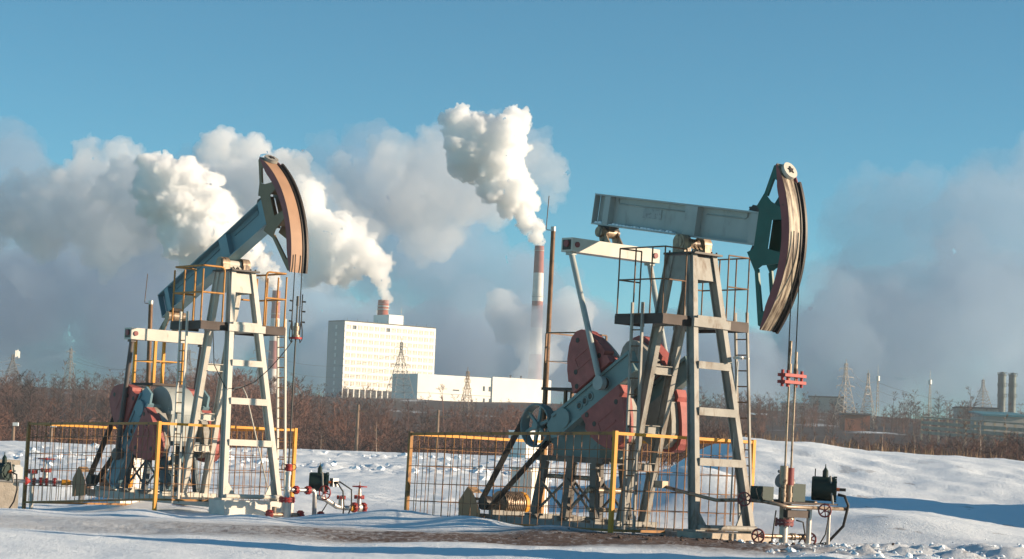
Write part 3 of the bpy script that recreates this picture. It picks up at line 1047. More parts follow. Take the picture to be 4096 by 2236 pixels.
for v in (.13, -.13):
    b = MB()
    b.path([(ul, v, 5.0), (ul, v * 1.05, 4.35), (ul, v * 1.35, 4.15), (ul, v * 1.4, 3.95), (ul, v * 1.0, 3.86), (ul, v * .75, 4.0), (ul, v * .95, 4.35)], .014, 6)
    for w in (4.35, 4.6, 4.83):
        b.tube((ul - .02, v * 1.0, w), (ul + .02, v * 1.7, w), .02, n=6)
    b.build('rope_clip', black, pumpL, True)
b = MB()
b.path([(ul, .08, 3.9), (ul, .22, 3.72), (ul - .1, .34, 3.5), (ul - .3, .5, 3.2), (ul - .8, .55, 2.9), (ul - 1.6, .5, 2.72), (ul - 2.0, .58, 2.75), (ul - 2.3, .75, 3.3), (ul - 2.35, .80, 4.1)], .011, 5)
b.build('sagging_cable', black, pumpL, True)
b = MB()
b.path([(-1.6, -.2, 2.62), (-1.25, -.25, 2.80), (-1.05, -.3, 2.80), (-.95, -.35, 2.62), (-.35, -.75, .3)], .018, 6)
b.build('grease_pipe', cream, pumpL, True)
b = MB()
b.tube((-.33, -.60, 3.55), (-.33, -.60, 3.60), .11, n=16)
b.tube((-.20, -.60, 3.57), (-.05, -.60, 3.56), .02, n=6)
b.build('lamp_fitting', steel, pumpR, True)
b = MB()
b.tube((-.36, -.60, .3), (-.36, -.60, 3.5), .02, n=6)
b.build('conduit_pipe', cream, pumpR, True)


# ---------------------------------------------------------------- cage fences
def cage(fm, hl, hr_, wl, label):
    root = empty('cage_fence', mw=fm)
    tag(root, label, 'fence', 'two wire cage fences round the pump drives')
    u0, u1, vv = -7.65, -1.10, 1.95
    gl = lambda u: wl * (u1 - u) / (u1 - u0)                       # ground level falls towards the far end
    tp = lambda u: hr_ + (hl - hr_) * (u1 - u) / (u1 - u0)
    P = lambda u, v, w: (u, -v, w)
    for u in (u0, u1):
        for v in (-vv, vv):
            b = MB()
            b.b6(u - .04, u + .04, -v - .04, -v + .04, gl(u) - .25, tp(u) + .02)
            b.build('post', fencepaint if u == u0 else yellow, root)
    for (ua, va), (ub, vb) in (((u0, vv), (u1, vv)), ((u0, -vv), (u1, -vv)), ((u0, -vv), (u0, vv)), ((u1, -vv), (u1, vv))):
        d = Vector((ub - ua, -(vb - va), 0)).normalized() * .041
        for top in (1, 0):
            pa = Vector(P(ua, va, tp(ua) - .03 if top else gl(ua) + .03)) + d
            pb = Vector(P(ub, vb, tp(ub) - .03 if top else gl(ub) + .03)) - d
            b = MB()
            b.bar(pa, pb, .05, .06 if top else .05, Vector((0, 0, 1)).cross(d))
            b.build('top_rail' if top else 'bottom_rail', yellow if top and (ua == ub or va < 0) else fencepaint, root)  # near top rail takes the yellow darkened for shade
        n = round((Vector((ub - ua, vb - va, 0))).length / .242)
        for i in range(1, n):
            f = i / n
            u, v = ua + (ub - ua) * f, va + (vb - va) * f
            jit = .012 * math.sin(i * 7.3 + ua)
            b = MB()
            b.tube(P(u + jit * .5, v, gl(u) + .06), P(u + jit * .4, v + jit * .2, tp(u) - .06), .0085, n=5, caps=False)
            b.build('wire_bar', wire if va > 0 and vb > 0 else fencepaint, root)
        for k in range(1, 5):
            f = k / 5 + .02
            b = MB()
            wa, wb = gl(ua) + (tp(ua) - gl(ua)) * f, gl(ub) + (tp(ub) - gl(ub)) * f
            b.tube(Vector(P(ua, va, wa)) + d, Vector(P(ub, vb, wb)) - d, .008, n=5, caps=False)
            b.build('wire_rail', wire, root)
    return root


cage(FR, 1.74, 1.95, -.16, 'yellow and rust wire cage round the drive of the right pumpjack')
cage(FL, 1.72, 1.86, -.38, 'yellow wire cage round the drive of the left pumpjack')


# ---------------------------------------------------------------- wellheads, valves, flow lines
def handwheel(parent, c, axis, R, m, r=.016):
    b = MB()
    b.ring(c, axis, R, r, 20, 6)
    ax = Vector(axis).normalized()
    a = ax.orthogonal().normalized()
    e = ax.cross(a)
    for k in range(3):
        th = PI * k / 3
        d = (a * math.cos(th) + e * math.sin(th)) * R
        b.tube(Vector(c) - d, Vector(c) + d, r * .7, n=6)
    b.tube(Vector(c) - ax * .03, Vector(c) + ax * .03, .03, n=8)
    return b.build('hand_wheel', m, parent, True)


def flange(parent, c, axis, R, t, m, bolts=10):
    ax = Vector(axis).normalized()
    b = MB()
    c = Vector(c)
    b.tube(c - ax * t, c - ax * .006, R, n=20)
    b.tube(c + ax * .006, c + ax * t, R, n=20)
    a = ax.orthogonal().normalized()
    e = ax.cross(a)
    for k in range(bolts):
        th = 2 * PI * k / bolts
        p = c + (a * math.cos(th) + e * math.sin(th)) * R * .86
        b.tube(p - ax * (t + .025), p + ax * (t + .025), .014, n=6)
    return b.build('flange', m, parent, True)


def gate_valve(parent, c, axis, m_body, m_fl, R=.09, wheel=True):
    c = Vector(c)
    ax = Vector(axis).normalized()
    b = MB()
    b.lathe(c - ax * .13, ax, [(0, R * .75), (.05, R * .8), (.09, R * 1.25), (.17, R * 1.25), (.21, R * .8), (.26, R * .75)], 14)
    b.tube(c, c + Vector((0, 0, .24)), R * .75, R * .6, 12)
    v = b.build('valve_body', m_body, parent, True)
    for k in (-.14, .14):
        flange(parent, c + ax * k, ax, R * 1.45, .022, m_fl, 8)
    flange(parent, c + Vector((0, 0, .25)), (0, 0, 1), R * 1.5, .022, m_fl, 8)
    b = MB()
    for k in (-1, 1):
        b.bar(c + Vector((.05 * k, 0, .275)), c + Vector((.02 * k, 0, .47)), .02, .02, (0, 1, 0))
    b.tube(c + Vector((0, 0, .28)), c + Vector((0, 0, .62)), .012, n=6)
    b.build('valve_yoke', oilsteel, parent, True)
    if wheel:
        handwheel(parent, c + Vector((0, 0, .50)), (0, 0, 1), .17, m_fl, .015)
    return v


def mesh(b, name, m, parent):
    return b.build(name, m, parent, True)


# left well
wl = empty('wellhead', mw=FL)
tag(wl, 'steel wellhead with bright red flanges under the left pumpjack', 'wellhead', 'wellheads under the horse heads')
b = MB()
b.tube((ul, 0, -.35), (ul, 0, .14), .115, n=20)
mesh(b, 'casing', steel, wl)
flange(wl, (ul, 0, .19), (0, 0, 1), .19, .05, brightred, 12)
b = MB()
b.lathe((ul, 0, .24), (0, 0, 1), [(0, .075), (.10, .06), (.18, .06), (.181, .085), (.25, .085), (.251, .062), (.52, .062), (.521, .075), (.60, .075)], 16)
mesh(b, 'tubing', steel, wl)
b = MB()
b.lathe((ul, 0, .85), (0, 0, 1), [(0, .06), (.02, .09), (.09, .09), (.091, .075), (.16, .085), (.17, .05)], 14)
mesh(b, 'stuffing_box', brightred, wl)
b = MB()
for s in (1, -1):
    b.ring((ul, .14 * s, .95), (1, 0, 0), .07, .011, 14, 5)
mesh(b, 'handle_ring', black, wl)
b = MB()
b.tube((ul, .40, -.16), (ul, -.35, -.16), .05, n=12)
b.tube((ul, .34, -.16), (ul, .34, .02), .05, .06, n=10)
mesh(b, 'side_outlet', oilsteel, wl)
for v in (.47, -.40):
    flange(wl, (ul, v, -.16), (0, 1, 0), .11, .03, brightred, 8)
# left flow line
fl = empty('flow_line', mw=FL)
tag(fl, 'steel flow line with red valve wheels beside the left wellhead', 'pipework')
b = MB()
b.tube((ul, -.11, .42), (ul, -.62, .42), .048, n=12)
b.path([(ul, -.62, .42), (ul, -.74, .41), (ul, -.78, .34), (ul, -.80, -.35)], .055, 10)
b.path([(ul, -.80, .28), (ul, -1.10, .22), (ul - .1, -1.5, .05), (ul - .1, -1.75, .02), (ul - .1, -2.35, .02)], .06, 12)
mesh(b, 'pipe', steel, fl)
b = MB()
b.tube((ul - .1, -1.90, .02), (ul - .1, -2.02, .02), .072, n=14)
mesh(b, 'yellow_sleeve', yellow, fl)
for v in (-.24, -.58):
    flange(fl, (ul, v, .42), (0, 1, 0), .10, .03, brightred, 8)
handwheel(fl, (ul + .12, -.98, .38), (.35, 1, 0), .16, brightred, .018)
gate_valve(fl, (ul - .1, -2.15, .04), (0, 1, 0), steel, brightred, .085)
b = MB()
b.lathe((ul - .1, -1.62, .02), (0, 0, 1), [(0, .07), (.24, .06)], 12)
b.tube((ul - .1, -2.22, .0), (ul - .1, -2.22, -.45), .05, n=10)
mesh(b, 'riser', steel, fl)
flange(fl, (ul - .1, -1.62, .27), (0, 0, 1), .11, .022, brightred, 8)
b = MB()
b.path([(ul, -.80, -.2), (ul, -.95, -.16), (ul, -1.1, .05), (ul, -1.2, .2)], .015, 5)
b.path([(ul, -.9, -.30), (ul, -1.3, -.31), (ul, -1.45, -.22), (ul, -1.5, -.3), (ul, -1.7, -.31)], .018, 5)
mesh(b, 'drain_hose', black, fl)
flange(fl, (ul, -.98, -.16), (.3, 1, 0), .10, .02, brightred, 8)


def green_drum(fm, c, R, L, ax, label, arm=True):
    """round enamelled housing on a pipe stand with a conduit arm over it"""
    root = empty('drive_housing', mw=fm)
    tag(root, label, 'equipment housing', 'dark green housings at the wells')
    c, ax = Vector(c), Vector(ax).normalized()
    b = MB()
    b.lathe(c - ax * (L / 2), ax, [(0, R * .92), (.03, R), (L * .88, R), (L * .88 + .001, R * 1.06), (L * .93, R * 1.06), (L * .93 + .001, R * .8), (L, R * .8)], 26)
    mesh(b, 'housing', darkgreen, root)
    for k in range(8):
        b = MB()
        th = 2 * PI * k / 8
        a = ax.orthogonal().normalized()
        e = ax.cross(a)
        p = c + ax * (L * .4) + (a * math.cos(th) + e * math.sin(th)) * R
        b.tube(p - ax * .02, p + ax * .05, .018, n=6)
        mesh(b, 'housing_bolt', darkgreen, root)
    if arm:
        b = MB()
        q = c + Vector((0, 0, R))
        b.lathe(q + Vector((.02, 0, -.02)), (0, 0, 1), [(0, .055), (.13, .055), (.17, .03), (.20, .012), (.26, .008)], 12)
        mesh(b, 'conduit_cap', darkgreen, root)
        b = MB()
        b.tube(c + Vector((R * .7 + .12, .05, -R - .05)), c + Vector((R * .4 + .1, .05, R + .02)), .022, n=8)
        mesh(b, 'conduit', cream_dirty, root)
    b = MB()
    p = c + ax * (L / 2)
    b.tube(p, p + ax * .06, .035, n=10)
    mesh(b, 'cable_gland', mat('orange_gland', (.55, .13, .03), .5), root)
    return root, c, ax


gd, c, ax = green_drum(FL, (ul - .2, -1.02, .62), .22, .46, (.6, -.8, 0), 'dark green drum housing on the flow line of the left well')
b = MB()
b.path([c + ax * .27, c + ax * .45 + Vector((0, 0, -.02)), c + ax * .58 + Vector((0, 0, -.2)), c + ax * .62 + Vector((0, 0, -.55)), c + ax * .6 + Vector((0, 0, -.95))], .018, 6)
b.path([c + ax * .27, c + ax * .5 + Vector((0, 0, .02)), c + ax * .78 + Vector((0, 0, -.15)), c + ax * .80 + Vector((0, 0, -.55)), c + ax * .66 + Vector((0, 0, -.93))], .018, 6)
mesh(b, 'cable', black, gd)
b = MB()
b.box(c + ax * .42 + Vector((-.1, 0, .0)), (.14, .16, .2))
mesh(b, 'junction_box', steel, gd)

# right well
wr = empty('wellhead', mw=FR)
tag(wr, 'oil-stained wellhead with paired collars under the right pumpjack', 'wellhead', 'wellheads under the horse heads')
uo = uw - .02
b = MB()
b.tube((uo, .02, -.3), (uo, .02, .34), .085, n=20)
mesh(b, 'casing', steel, wr)
flange(wr, (uo, .02, .40), (0, 0, 1), .185, .055, redband, 12)
b = MB()
b.lathe((uo, -.08, .44), (0, 0, 1), [(0, .13), (.07, .12), (.1, .09), (.16, .09)], 16)
mesh(b, 'valve_block', oilsteel, wr)
for v, h in ((.08, 0), (-.09, -.03)):
    b = MB()
    b.lathe((uo, v, .46), (0, 0, 1), [(0, .055), (.42, .055), (.421, .065), (.50, .065), (.501, .052), (.66 + h, .052), (.661 + h, .072), (1.0 + h, .072)], 16)
    mesh(b, 'tubing', oilsteel, wr)
    b = MB()
    b.tube((uo, v, 1.14 + h), (uo, v, 1.47 + h), .078, n=16)
    mesh(b, 'collar', redband if v < 0 else oilsteel, wr)
b = MB()
b.tube((uo, .62, .13), (uo, -.62, .13), .043, n=12)
b.tube((uo, -.18, .13), (uo, -.30, .13), .07, n=12)
b.tube((uo, -.40, .13), (uo, -.52, .13), .06, n=12)
mesh(b, 'side_outlet', oilsteel, wr)
handwheel(wr, (uo, .72, .13), (.3, 1, 0), .125, redband, .02)
handwheel(wr, (uo, -.74, .09), (.4, 1, 0), .115, redband, .02)
b = MB()
b.path([(uo + .15, -.16, .45), (uo + .18, -.32, .42), (uo + .2, -.36, .2), (uo + .1, -.3, .02)], .016, 6)
mesh(b, 'hose', black, wr)
# pipe table
pt = empty('pipe_rack', mw=FR)
tag(pt, 'pipe rack carrying green boxes beside the right wellhead', 'pipe rack')
ur = uw + .22
b = MB()
b.path([(ur - .6, .62, .78), (ur - .3, .55, .78), (ur, .45, .74), (ur, .2, .70), (ur, -1.45, .70)], .036, 12)
b.tube((ur, -1.452, .70), (ur, -1.49, .70), .042, n=12)
b.tube((ur - .55, -1.2, .78), (ur - .55, .3, .78), .045, n=10)
mesh(b, 'pipe', oilsteel, pt)
for v, r in ((-.55, .052), (-1.12, .033)):
    b = MB()
    b.tube((ur - .12, v, -.35), (ur - .12, v, .66), r, n=14)
    mesh(b, 'post', steel, pt)
b = MB()
b.b6(ur - .5, ur - .06, .25, -1.3, .762, .79)
b.b6(ur - .2, ur - .08, .1, -.55, .50, .64)
mesh(b, 'tray', darksteel, pt)
handwheel(pt, (ur - .62, .74, .80), (.5, 1, 0), .125, redband, .016)
handwheel(pt, (ur + .12, -.72, .66), (.6, 1, 0), .12, redband, .016)
b = MB()
b.path([(-.9, .9, .96), (-.3, .85, .86), (.6, .8, .74), (ur - .66, .74, .78)], .035, 8)
b.b6(-.95, -.7, .84, 1.0, .90, 1.04)
mesh(b, 'feed_pipe', oilsteel, pt)
b = MB()
b.path([(ur, -1.0, .62), (ur, -.9, .2), (ur, -.72, -.02)], .015, 6)
b.path([(ur - .2, .3, .62), (ur - .2, .36, .2), (ur - .2, .4, -.1)], .015, 6)
mesh(b, 'hose', black, pt)

gd, c, ax = green_drum(FR, (ur - .28, -1.12, 1.07), .235, .48, (.74, -.67, 0), 'large dark green housing on the end of the pipe rack, right well')
b = MB()
b.path([c + ax * .27 + Vector((0, 0, -.1)), c + ax * .40 + Vector((0, 0, -.12)), c + ax * .48 + Vector((0, 0, -.3)), c + ax * .40 + Vector((0, 0, -.7)), c + ax * .1 + Vector((0, 0, -1.05)), c + ax * -.35 + Vector((0, 0, -1.15))], .03, 8)
mesh(b, 'cable', black, gd)
b = MB()
b.tube(c + ax * .26 + Vector((0, 0, .0)), c + ax * .42 + Vector((0, 0, .0)), .03, n=8)
b.tube(c + ax * -.18 + Vector((0, 0, .2)), c + ax * -.18 + Vector((0, 0, .38)), .012, n=6)
mesh(b, 'stud', black, gd)
mbx = empty('motor_box', mw=FR)
tag(mbx, 'small dark green box and grey motor behind the paired collars of the right wellhead', 'motor box')
b = MB()
b.b6(ur - .62, ur - .25, -.20, -.56, .80, 1.14)
b.b6(ur - .62, ur - .30, .28, .58, .80, 1.06)
mesh(b, 'box', darkgreen, mbx)
b = MB()
b.tube((ur - .5, -.12, 1.2), (ur - .5, -.36, 1.12), .15, n=16)
b.tube((ur - .5, -.05, 1.36), (ur - .5, -.30, 1.33), .03, n=8)
mesh(b, 'motor', mat('grey_motor', (.19, .18, .17), .5, .2, rust=.3), mbx)
b = MB()
b.path([(ur - .3, .58, .98), (ur - .28, .64, .9), (ur - .25, .62, .8)], .012, 5)
b.path([(ur - .4, .6, 1.05), (ur - .38, .70, 1.0), (ur - .3, .68, .8)], .012, 5)
b.tube((ur - .3, .0, .8), (ur - .26, .0, 1.22), .016, n=6)
mesh(b, 'cable', black, mbx)


# ---------------------------------------------------------------- left edge equipment, cabinets, lamp poles
def local_root(name, p, rz, label, cat, group=None):
    o = empty(name, p)
    o.rotation_euler = (0, 0, rz)
    return tag(o, label, cat, group)


I3 = Matrix.Identity(4)
p = at(28, 1985, 50.5)
blk = local_root('concrete_block', p, .35, 'beige concrete block at the left edge of the photograph', 'concrete block')
b = MB()
b.b6(-.85, .22, -.35, .35, -.3, .86)
b.build('block', concrete, blk)
p = at(12, 1885, 49.4)
m = Matrix.Translation(p)
gd, c, ax = green_drum(m, (0, 0, 0), .20, .36, (.8, .45, 0), 'dark green housing cut by the left edge of the photograph')
b = MB()
b.path([c + ax * .24, c + ax * .42 + Vector((0, 0, -.06)), c + ax * .46 + Vector((0, 0, -.4)), c + ax * .38 + Vector((0, 0, -.68)), c + ax * .25 + Vector((0, 0, -.85))], .02, 6)
b.build('cable', black, gd, True)
p = at(68, 1892, 50.2)
wb = local_root('junction_box', p, .3, 'white junction box beside the concrete block', 'junction box')
b = MB()
b.b6(-.10, .13, -.08, .08, -.14, .15)
b.b6(-.06, .08, -.06, .06, .152, .19)
b.build('case', whitebox, wb)
b = MB()
b.tube((-.55, 0, -.17), (.2, 0, -.18), .04, n=10)
b.build('pipe', steel, wb)
b = MB()
b.tube((.2, 0, -.18), (.24, 0, -.18), .10, n=12)
b.tube((.24, 0, -.18), (.32, 0, -.18), .09, .02, n=12)
b.build('flange', brightred, wb)
# manifold behind the left cage
p = at(175, 1994, 56.8)
mf = local_root('valve_manifold', p, .12, 'red-flanged valves and pipe seen through the left cage', 'valves')
mf.scale = (1, 1, 1)
b = MB()
b.tube((-.9, 0, .44), (.78, 0, .44), .052, n=12)
b.path([(.78, 0, .44), (.90, 0, .43), (.95, 0, .36), (.96, 0, -.12)], .06, 12)
b.build('pipe', steel, mf)
b = MB()
b.tube((-.32, 0, -.3), (-.32, 0, .66), .055, n=12)
b.build('white_leg', cream, mf)
b = MB()
b.tube((.44, 0, .44), (.62, 0, .44), .082, n=12)
b.tube((.62, 0, .44), (.70, 0, .44), .082, .055, n=12)
b.build('yellow_sleeve', yellow, mf)
for x in (-.5, -.28, -.10, .05, .26):
    flange(mf, (x, 0, .44), (1, 0, 0), .12 if x > -.2 else .10, .02, brightred, 8)
flange(mf, (-.32, 0, .70), (0, 0, 1), .13, .03, brightred, 8)
b = MB()
b.tube((.02, 0, .44), (.02, 0, .72), .06, n=10)
b.tube((.02, 0, .78), (.02, 0, 1.10), .02, n=8)
b.build('valve_stem', steel, mf)
flange(mf, (.02, 0, .75), (0, 0, 1), .15, .03, brightred, 8)
handwheel(mf, (.02, 0, 1.05), (0, 0, 1), .22, brightred, .016)


def cabinet(px, py, Y, w, d, h, rz, label, low=.25, roof=False):
    p = at(px, py, Y)
    o = local_root('control_cabinet' if not roof else 'equipment_hut', p, rz, label, 'cabinet' if not roof else 'hut')
    b = MB()
    b.b6(-w / 2, w / 2, -d / 2, d / 2, -low, h)
    b.build('case', whitebox, o)
    for k in (-1, 1):
        b = MB()
        b.b6(k * w / 4 - w / 4 + .02, k * w / 4 + w / 4 - .02, -d / 2 - .015, -d / 2 - .001, .08, h - .06)
        dr = b.build('door', whitebox, o)
        b = MB()
        b.b6(k * .03 - .012, k * .03 + .012, -d / 2 - .04, -d / 2 - .016, h * .5, h * .5 + .12)
        b.build('handle', greasy, dr)
    b = MB()
    b.b6(-w / 2 - .03, w / 2 + .03, -d / 2 - .04, d / 2 + .03, h + .001, h + .04)
    b.build('roof', steel if not roof else snowmat, o)
    return o


cabinet(2112, 2098, 49.6, .70, .55, 1.28, .85, 'white control cabinet behind the motor of the right pumpjack')
cabinet(2110, 1846, 138, 2.0, 1.6, 1.95, .75, 'small pale hut at the far edge of the snowfield behind the right belt pulley', .6, True)
cabinet(500, 1992, 58.0, .75, .55, 1.05, .85, 'white cabinet glimpsed behind the gearbox stand of the left pumpjack')


def lamp_pole(foot, top, r, label):
    o = empty('lightning_mast', foot)
    tag(o, label, 'mast', 'two thin masts behind the pumpjacks')
    t = top - foot
    b = MB()
    b.tube((0, 0, -.4), t, r * 1.25, r, 10)
    b.build('pole', railsteel, o)
    b = MB()
    b.tube(t, t + Vector((0, 0, .11)), r * 1.12, n=10)
    b.build('cap', steel, o)
    b = MB()
    b.path([t + Vector((-.02, 0, .02)), t + Vector((-.16, 0, .03)), t + Vector((-.17, 0, .06)), t + Vector((-.13, 0, .85))], .011, 5)
    b.build('rod', railsteel, o)
    return o


f = at(2160, 1985, 50.5)
lamp_pole(Vector((f.x, f.y, gz1(f.x, f.y))), at(2213, 925, 50.5), .055, 'thin rusty mast with a wire tip beside the right pumpjack')
f = at(580, 1960, 59)
lamp_pole(Vector((f.x, f.y, gz1(f.x, f.y))), at(603, 1218, 59), .06, 'thin mast with a wire tip behind the tail of the left beam')


# ---------------------------------------------------------------- buildings and works in the distance
wallwhite = mat('white_wall_panel', (0.80, 0.78, 0.72), .8, var=.06, scale=.12, rust=.2, rust_col=(.52, .48, .42), rust_scale=.25, rust_soft=.3)
wallgrey = mat('grey_trim_and_gable_shade', (0.40, 0.41, 0.40), .8, var=.06, scale=.2)  # grey for joints and ledges, and for the gable's painted shade
glass_reflection = mat('window_reflection', (0.60, 0.54, 0.46), .5, var=.15, scale=.35)  # cream reflection in the panes, put into the base colour
darkglass = mat('dark_window', (0.05, 0.06, 0.07), .15, var=.2, scale=.5, spec=.6)
winframe = mat('window_frame', (0.78, 0.75, 0.69), .6)
roofing = mat('roof_felt', (0.10, 0.10, 0.10), .9, var=.2, scale=.3)
brick = mat('chimney_brick', (0.34, 0.10, 0.065), .85, var=.2, scale=.8, rust=.4, rust_col=(.42, .26, .20), rust_scale=.5, rust_soft=.3)
chimred = mat('chimney_red', (0.30, 0.13, 0.12), .8, var=.12, scale=.3)  # red dulled in the base colour to stand in for haze
chimwhite = mat('chimney_white', (0.68, 0.64, 0.60), .8, var=.1, scale=.3)


def block(corner, g, L1, L2, h, base):
    """box with its nearest vertical edge at corner: face 1 runs along g to the right, face 2 along g+90 to the left"""
    p = Vector((math.cos(g), math.sin(g), 0))
    q = Vector((-math.sin(g), math.cos(g), 0))
    b = MB()
    c = Vector((corner.x, corner.y, 0))
    A = [c, c + p * L1, c + p * L1 + q * L2, c + q * L2]
    vs = [v + Vector((0, 0, base)) for v in A] + [v + Vector((0, 0, h)) for v in A]
    b.add(vs, [(0, 3, 2, 1), (4, 5, 6, 7), (0, 1, 5, 4), (1, 2, 6, 5), (2, 3, 7, 6), (3, 0, 4, 7)])
    return b, p, q


def office():
    g = math.radians(40)
    top = at(1380, 1284, 900)
    zt = top.z
    base = zt - 34
    o = empty('office_block', (0, 0, 0))
    tag(o, 'tall white slab building with rows of windows behind the wood', 'building')
    L1, L2 = 49.0, 12.2
    b, p, q = block(top, g, L1, L2, zt, base)
    b.build('wall', wallwhite, o)
    n1 = Vector((math.sin(g), -math.cos(g), 0))
    n2 = Vector((-math.cos(g), -math.sin(g), 0))
    c0 = Vector((top.x, top.y, 0))
    rnd = random.Random(5)
    me_cache = {}

    def place(name, m, key, fn, M, par):
        if key not in me_cache:
            me_cache[key] = fn().build(name, m, par)
            me_cache[key].matrix_world = M
            return me_cache[key]
        ob = bpy.data.objects.new(name, me_cache[key].data)
        COL.objects.link(ob)
        ob.parent = par
        ob.matrix_world = M
        return ob
    # lit long face: 9 storeys of 16 windows, recessed strips between the wall panels
    for r in range(9):
        z = zt - 2.35 - r * 2.985
        for i in range(16):
            u = 2.2 + i * 2.98
            M = Matrix((p, n1, Vector((0, 0, 1)))).transposed().to_4x4()
            M.translation = c0 + p * u + n1 * .02 + Vector((0, 0, z))
            dark = (r == 0 and i in (1, 7))
            key = 'd' if dark else 'p'

            def fn():
                w = MB()
                w.b6(-.86, .86, -.05, .0, -.78, .78)
                return w
            w_ = place('window', darkglass if dark else glass_reflection, key, fn, M, o)

            def ff():
                w = MB()
                w.b6(-.95, -.865, -.05, .14, -.86, .86)
                w.b6(.865, .95, -.05, .14, -.86, .86)
                w.b6(-.86, .86, -.05, .14, -.86, -.785)
                w.b6(-.86, .86, -.05, .14, .785, .86)
                w.b6(-.30, -.22, .001, .10, -.78, .78)
                return w
            place('window_frame', winframe, 'f', ff, M, o)
    for r in range(10):
        z = zt - 1.15 - r * 2.985
        M = Matrix((p, n1, Vector((0, 0, 1)))).transposed().to_4x4()
        M.translation = c0 + p * (L1 / 2) + n1 * .02 + Vector((0, 0, z))

        def fb():
            w = MB()
            w.b6(-L1 / 2 + .05, L1 / 2 - .05, -.01, .10, -.27, .27)
            return w
        place('floor_band', wallwhite, 'b', fb, M, o)
    # ground-floor glazing along the foot of the slab
    w = MB()
    a = c0 + p * .5 + n1 * .06
    for i in range(16):
        s = a + p * (i * 3.0)
        w.add([s + Vector((0, 0, zt - 33)), s + p * 2.4 + Vector((0, 0, zt - 33)), s + p * 2.4 + Vector((0, 0, zt - 28.6)), s + Vector((0, 0, zt - 28.6))], [(0, 1, 2, 3)])
    w.build('ground_floor_glazing', darkglass, o)['kind'] = 'stuff'
    # gable end with one column of small windows and panel joints
    for r in range(10):
        z = zt - 2.4 - r * 2.985
        M = Matrix((q, n2, Vector((0, 0, 1)))).transposed().to_4x4()
        M.translation = c0 + q * (L2 * .5) + n2 * .02 + Vector((0, 0, z))

        def fs():
            w = MB()
            w.b6(-.55, .55, -.02, .05, -.8, .8)
            return w
        place('gable_window', winframe, 's', fs, M, o)
        M2 = M.copy()
        M2.translation = c0 + q * (L2 * .5) + n2 * .012 + Vector((0, 0, z + 1.5))

        def fj():
            w = MB()
            w.b6(-L2 / 2 + .1, L2 / 2 - .1, -.012, .012, -.06, .06)
            return w
        place('panel_joint', wallgrey, 'j', fj, M2, o)
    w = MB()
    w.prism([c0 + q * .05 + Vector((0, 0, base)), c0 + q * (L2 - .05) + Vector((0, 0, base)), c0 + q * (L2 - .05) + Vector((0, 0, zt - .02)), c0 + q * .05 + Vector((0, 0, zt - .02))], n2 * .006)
    w.build('gable_shade', wallgrey, o)  # shade of the white gable, put on as a grey sheet
    # parapet and roof plant
    w = MB()
    for s, e in ((c0, c0 + p * L1), (c0, c0 + q * L2), (c0 + p * L1, c0 + p * L1 + q * L2), (c0 + q * L2, c0 + q * L2 + p * L1)):
        d = (e - s).normalized() * .3
        w.bar(s + d + Vector((0, 0, zt + .2)), e - d + Vector((0, 0, zt + .2)), .3, .4, Vector((0, 0, 1)).cross(d))
    w.build('parapet', roofing, o)['kind'] = 'stuff'
    pc = c0 + p * 23.6 + n1 * -.6
    b, _, _ = block(pc, g, 7.8, 11.2, zt + 4.4, zt + .01)
    ph = b.build('penthouse', wallwhite, o)
    w = MB()
    for s, h in ((pc + q * 2 + p * 1, 3.4), (pc + p * 6.5, 3.6), (pc + q * 9, 2.4)):
        w = MB()
        w.tube(s + Vector((0, 0, zt + 4.4)), s + Vector((0, 0, zt + 4.4 + h)), .07, n=5)
        w.b6(s.x - .25, s.x + .25, s.y - .15, s.y + .15, zt + 5.4, zt + 6.6)
        w.build('antenna', winframe, ph)
    for k in range(9):
        s = c0 + p * (2 + 5.3 * k) + q * 1.0
        w = MB()
        w.tube(s + Vector((0, 0, zt + .4)), s + Vector((0, 0, zt + 1.6)), .05, n=5)
        w.build('roof_post', roofing, o)
    return o


office()


def annex():
    g = math.radians(36)
    top = at(1672, 1494, 862)
    zt = top.z
    o = empty('long_hall', (0, 0, 0))
    tag(o, 'long low white windowless hall beside the tall slab building', 'building')
    b, p, q = block(top, g, 37.0, 19.0, zt, zt - 13)
    b.build('wall', wallwhite, o)
    n1 = Vector((math.sin(g), -math.cos(g), 0))
    c0 = Vector((top.x, top.y, 0))
    b, _, _ = block(c0 + p * 37.02 + n1 * .5, g, 30.5, 18.0, zt + .55, zt - 14)
    b.build('wall', wallwhite, o)
    for a, z, w_, h_ in ((33.0, -4.6, 1.0, 2.0), (36.0, -4.6, 1.1, 2.0), (33.2, -9.4, .9, 1.6), (36.2, -9.4, .9, 1.6), (19.0, -5.9, 3.2, .5), (46.5, -10.6, 2.6, 1.0)):
        w = MB()
        c = c0 + p * a + n1 * (.52 if a > 37 else .02) + Vector((0, 0, zt + z))
        w.bar(c - p * (w_ / 2), c + p * (w_ / 2), h_, .08, (0, 0, 1))
        w.build('window', darkglass, o)
    for a in (47.5, 53.0):
        w = MB()
        s = c0 + p * a + q * 1.5
        w.tube(s + Vector((0, 0, zt + .55)), s + Vector((0, 0, zt + 1.5)), .3, n=8)
        w.b6(s.x - .5, s.x + .5, s.y - .3, s.y + .3, zt + 1.5, zt + 1.7)
        w.build('roof_vent', roofing, o)
    w = MB()
    s = c0 + n1 * .06 + Vector((0, 0, zt - 7.6))
    w.bar(s + p * .2, s + p * 36.8, .25, .1, (0, 0, 1))
    w.build('wall_ledge', wallgrey, o)
    return o


annex()


